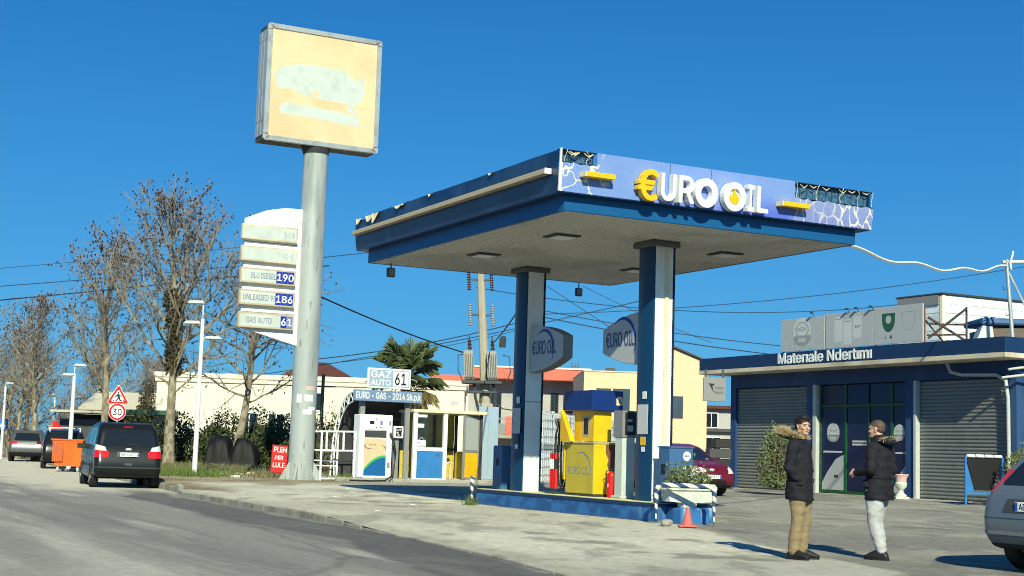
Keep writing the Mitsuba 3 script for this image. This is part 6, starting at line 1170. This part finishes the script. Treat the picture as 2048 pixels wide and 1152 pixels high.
def hand(w, d, n, s, curl=1.0):
    """wrist w, pointing d, palm normal n, thumb on side s"""
    d, n = np.array(d, float), np.array(n, float); d /= np.linalg.norm(d); n -= d * (n @ d); n /= np.linalg.norm(n); e = np.cross(d, n) * s; w = np.array(w)
    out = [hull(*[m3.Manifold.sphere(.014, 12).translate((w + d * a + e * b_).tolist()) for a, b_ in ((.0, .022), (.0, -.022), (.088, .036), (.085, -.036))])]
    for q, (o, L) in enumerate(((.034, .072), (.012, .08), (-.011, .075), (-.033, .06))):
        p = w + d * .088 + e * o; a = .35 * curl + .07 * q; pts = [p]
        for s_ in (.42, .32, .26):
            pts.append(pts[-1] + (d * math.cos(a) + n * math.sin(a)) * L * s_); a += .65 * curl
        out.append(chain(pts, [.0105, .0098, .0088, .0075], 12))
    p = w + d * .025 + e * .03; v = d * .65 + e * .6 + n * .45; v /= np.linalg.norm(v); out.append(chain([p, p + v * .045, p + v * .045 + (d * .8 + n * .5) * .032], [.0135, .011, .009], 12))
    return union(*out)
def head(c, hd, pitch=0.0, smile=False):
    """skin parts of a head, centre c, facing local angle hd"""
    M = np.eye(4); ca, sa = math.cos(hd), math.sin(hd); M[:3, :3] = np.array([[ca, -sa, 0], [sa, ca, 0], [0, 0, 1]]); M[:3, 3] = c
    cr = ell((-.012, 0, .035), (.098, .077, .088)); fc = hull(ell((.03, 0, .0), (.058, .064, .06)), ell((.048, 0, -.075), (.036, .042, .034)), ell((.0, 0, -.06), (.05, .056, .04)))
    nose = hull(ell((.09, 0, .015), (.008, .008, .01)), ell((.102, 0, -.022), (.011, .012, .010)), ell((.085, 0, -.02), (.01, .02, .01)))
    brow = hull(ell((.078, .03, .03), (.016, .024, .010)), ell((.078, -.03, .03), (.016, .024, .010)))
    ears = [hull(ell((-.012, s * .078, .012), (.018, .009, .026)), ell((-.008, s * .075, -.02), (.011, .008, .014))) for s in (-1, 1)]
    cheeks = [ell((.062, s * .038, -.022), (.026, .022, .022)) for s in (-1, 1)]; chin = ell((.078, 0, -.088), (.018, .024, .016))
    m = union(cr, fc, nose, brow, chin, *ears, *cheeks)
    sock = union(*[ell((.097, s * .032, .008), (.016, .018, .010)) for s in (-1, 1)]); m = m - sock
    return m.transform(M[:3].tolist()), M
def face_bits(k, W, HM, smile):
    F = W @ HM
    for s in (-1, 1):
        part(k, 'eye', B(F).mesh(ell((.083, s * .032, .009), (.008, .012, .007), 12)), 'eye_dark', True); part(k, 'eyebrow', B(F).mesh(hull(ell((.094, s * .018, .030), (.005, .006, .004), 10), ell((.086, s * .046, .032), (.005, .008, .004), 10))), 'hair_black', True)
    part(k, 'mouth', B(F).mesh(hull(ell((.094, .02, -.05), (.007, .006, .005), 10), ell((.101, 0, -.055), (.007, .014, .007), 10), ell((.094, -.02, -.05), (.007, .006, .005), 10))), 'lip', True)
    if smile: part(k, 'teeth', B(F).mesh(hull(ell((.101, .014, -.0525), (.006, .005, .003), 10), ell((.101, -.014, -.0525), (.006, .005, .003), 10))), 'white_clean', True)
def person(lab, x, y, ang, hd, top, legs, arms, hem, pants, hair, smile, hood):
    k = thing('person', lab, 'person'); W = frame(x, y, float(gz(x, y)) + .002, ang)
    hc = np.array([.03, 0, 1.655]); hm, HM = head(hc, hd)
    sk = [hm, chain([(-.025, 0, 1.42), (.0, 0, 1.50), (.01, 0, 1.60)], [.065, .056, .058]), hull(ell((0, .0, 1.40), (.09, .16, .05)), ell((0, 0, 1.05), (.10, .135, .06)), ell((0, 0, .95), (.10, .15, .08)))]
    for L in legs: sk.append(chain([np.array(p) for p in L['j']] , [.085, .058, .042], 16)); sk.append(hull(ell((L['j'][2][0], L['j'][2][1], .05), (.045, .04, .03)), ell((L['j'][2][0] + L['f'][0] * .14, L['j'][2][1] + L['f'][1] * .14, .035), (.045, .035, .02))))
    for A in arms: sk.append(chain(A['j'], [.055, .042, .03], 16)); sk.append(hand(A['j'][2], A['d'], A['n'], A['s'], A.get('curl', 1)))
    part(k, 'body', B(W).mesh(soft(union(*sk), .012, 4)), 'skin', True, label='head, neck and hands')
    # jacket
    rings = [((-.01, 0, hem), .172, .222), ((-.01, 0, hem + .12), .172, .222), ((-.005, 0, 1.0), .158, .208), ((.0, 0, 1.18), .155, .21), ((-.005, 0, 1.32), .138, .205), ((-.02, 0, 1.43), .105, .19), ((-.02, 0, 1.50), .085, .10), ((-.01, 0, 1.545), .078, .082)]
    slabs = [m3.Manifold.cylinder(.012, 1, 1, 36).scale([rx, ry, 1]).translate(list(c)) for c, rx, ry in rings]
    jk = union(*[hull(a, b_) for a, b_ in zip(slabs[:-1], slabs[1:])])
    for A in arms:
        j = [np.array(p) for p in A['j']]; cuff = j[2] - (j[2] - j[1]) * .06
        jk = union(jk, chain([j[0] * [1, .9, 1] + [0, 0, -.0], j[0], j[0] * .5 + j[1] * .5, j[1], j[1] * .45 + cuff * .55, cuff], [.085, .084, .072, .066, .056, .05], 20))
    hollow = m3.Manifold.cylinder(.05, .14, .14, 30).scale([1, 1.3, 1]).translate([-.01, 0, hem - .03]); jk = jk - hollow
    j_ = part(k, 'jacket', B(W).mesh(soft(jk, .016, 9, .015, (6, 6, 19), 3)), 'jacket_cloth', True, label='dark padded winter jacket')
    part(j_, 'hem_line', B(W).mesh(m3.Manifold.cylinder(.005, .168, .168, 36).scale([1.0, 1.29, 1]).translate([-.01, 0, hem + .27])), 'black', True)
    part(j_, 'collar', B(W).mesh(soft(hull(ell((-.025, 0, 1.53), (.088, .095, .03)), ell((-.02, 0, 1.575), (.078, .085, .02))) , .015, 5, .004)), 'jacket_cloth', True)
    part(j_, 'zip', B(W).tube([[.165, .012, hem + .02], [.158, .012, 1.0], [.158, .01, 1.2], [.135, .01, 1.36]], .006, 6), 'dark_grey')
    for s in (-1, 1):
        part(j_, 'pocket_flap', B(W).mesh(soft(hull(ell((.10, s * .175, 1.0), (.035, .02, .012), 12), ell((.06, s * .212, .93), (.045, .02, .012), 12)), .015, 3)), 'jacket_cloth', True)
    # trousers
    tr = [hull(ell((-.005, 0, .93), (.105, .15, .05)), ell((-.005, 0, .84), (.105, .145, .05)))]
    for L in legs:
        a, b_, c = [np.array(p) for p in L['j']]; c2 = c + [0, 0, .02]
        tr.append(chain([a, a * .5 + b_ * .5, b_, b_ * .5 + c * .5, c2], pants['r'], 20))
    part(k, 'trousers', B(W).mesh(soft(union(*tr), .014, 7, .017, (9, 9, 15), 8)), pants['m'], True, label=pants['l'])
    for L in legs:
        c = np.array(L['j'][2]); f = np.array([L['f'][0], L['f'][1], 0.0]); g = np.array([-f[1], f[0], 0])
        def sp(a, b_, z, r): return ell(c * [1, 1, 0] + f * a + g * b_ + [0, 0, z], r, 16)
        s_ = part(k, 'shoe', B(W).mesh(soft(hull(sp(-.05, 0, .055, (.045, .042, .04)), sp(.0, 0, .10, (.05, .045, .05)), sp(.10, .0, .05, (.06, .045, .035)), sp(.19, 0, .038, (.045, .04, .025)), sp(-.06, 0, .02, (.035, .04, .02))), .02, 3)), 'shoe', True)
        part(s_, 'sole', B(W).mesh(hull(*[m3.Manifold.cylinder(.022, r, r, 16).translate((c * [1, 1, 0] + f * a).tolist()) for a, r in ((-.06, .042), (.09, .05), (.185, .042))])), 'black', 40)
    # hair
    hr = np.random.default_rng(len(lab)); ir = np.linalg.inv(HM)
    if hair == 'black':
        cap = union(ell((-.022, 0, .06), (.105, .087, .088)), ell((.03, 0, .112), (.066, .070, .044)), ell((-.055, 0, .02), (.068, .08, .07)))
        cap = cap - hull(ell((.125, 0, -.02), (.07, .10, .11)), ell((.06, 0, -.12), (.08, .12, .1))) - m3.Manifold.cube([.3, .3, .2]).translate([-.07, -.15, -.225 + .02]) 
    else:
        cap = union(ell((-.017, 0, .042), (.0985, .079, .0875)), ell((-.048, 0, .012), (.062, .0735, .066))); cap = cap - hull(ell((.125, 0, .0), (.075, .11, .11)), ell((.07, 0, -.12), (.08, .12, .1))) - union(*[ell((.0, s * .08, -.0), (.03, .02, .035)) for s in (-1, 1)])
    ct = soft(cap, .006, 2, .009 if hair == 'black' else .004, (48, 48, 48), 4); part(k, 'hair', B(W @ HM).mesh(ct), 'hair_' + hair, True, label=f'short {hair} hair')
    face_bits(k, W, HM, smile)
    # hood with fur edge
    hp = [(hood['c'][0] + hood['r'] * math.cos(a) * hood['sx'], hood['r'] * 1.05 * math.sin(a), hood['c'][2] + hood['t'] * math.cos(a)) for a in np.linspace(hood['a'], 2 * math.pi - hood['a'], 16)]
    hd_ = part(k, 'hood', B(W).mesh(soft(chain(hp, [.03 + .025 * math.sin(math.pi * q / 15) for q in range(16)], 14), .02, 4)), 'jacket_cloth', True)
    m = hood['n']; ii = hr.uniform(0, 15, m); P = np.stack([np.interp(ii, range(16), np.array(hp)[:, c]) for c in range(3)], 1); dv = hr.normal(size=(m, 3)); dv /= np.linalg.norm(dv, axis=1, keepdims=True); dv[:, 2] = np.abs(dv[:, 2]) * .8 + .1
    P += dv * .04; q = dv * hood['fl'] * hr.uniform(.6, 1.2, (m, 1)) + hr.normal(0, .012, (m, 3)); w = np.cross(q, hr.normal(size=(m, 3))); w /= np.linalg.norm(w, axis=1, keepdims=True)
    part(hd_, 'fur_edge', B(W).add(np.stack([P - w * .004, P + w * .004, P + q], 1).reshape(-1, 3), np.arange(3 * m).reshape(-1, 3)), 'fur', kind='stuff', label='thick light brown fur edge')
    return k, W
person('dark haired smiling man in a long black fur hooded coat and tan trousers', 3.72, 18.5, -.5, -.62, 0,
       [dict(j=[(0, .09, .90), (.03, .10, .50), (-.01, .10, .09)], f=(1, .12)), dict(j=[(0, -.09, .90), (.0, -.10, .49), (-.05, -.11, .09)], f=(.97, -.25))],
       [dict(j=[(-.02, .215, 1.41), (-.06, .27, 1.13), (.05, .165, .97)], d=(.0, -.35, -.9), n=(-.2, -1, 0), s=1), dict(j=[(-.02, -.215, 1.41), (-.06, -.27, 1.13), (.05, -.165, .97)], d=(.0, .35, -.9), n=(-.2, 1, 0), s=-1)],
       .735, dict(m='chino', r=[.112, .102, .083, .078, .074], l='tan chino trousers'), 'black', True, dict(c=(-.10, 0, 1.53), r=.16, sx=.9, t=-.05, a=.75, n=6500, fl=.065))
person('brown haired man in black jacket and pale grey sweatpants, seen from behind, facing left', 4.80, 18.85, 2.4, .2, 0,
       [dict(j=[(0, .09, .90), (.0, .10, .48), (-.09, .09, .11)], f=(1, .15)), dict(j=[(0, -.09, .90), (.10, -.10, .51), (.02, -.12, .10)], f=(.98, -.1))],
       [dict(j=[(-.02, .215, 1.41), (-.05, .28, 1.14), (.21, .19, 1.10)], d=(1, -.25, .05), n=(0, -.8, -.5), s=1, curl=1.2), dict(j=[(-.02, -.215, 1.41), (-.05, -.28, 1.14), (.20, -.16, 1.10)], d=(1, .3, .05), n=(0, .8, -.5), s=-1, curl=1.2)],
       .76, dict(m='sweatpants', r=[.118, .112, .095, .084, .062], l='pale grey sweatpants'), 'brown', False, dict(c=(-.10, 0, 1.50), r=.115, sx=.7, t=-.01, a=1.75, n=900, fl=.03))
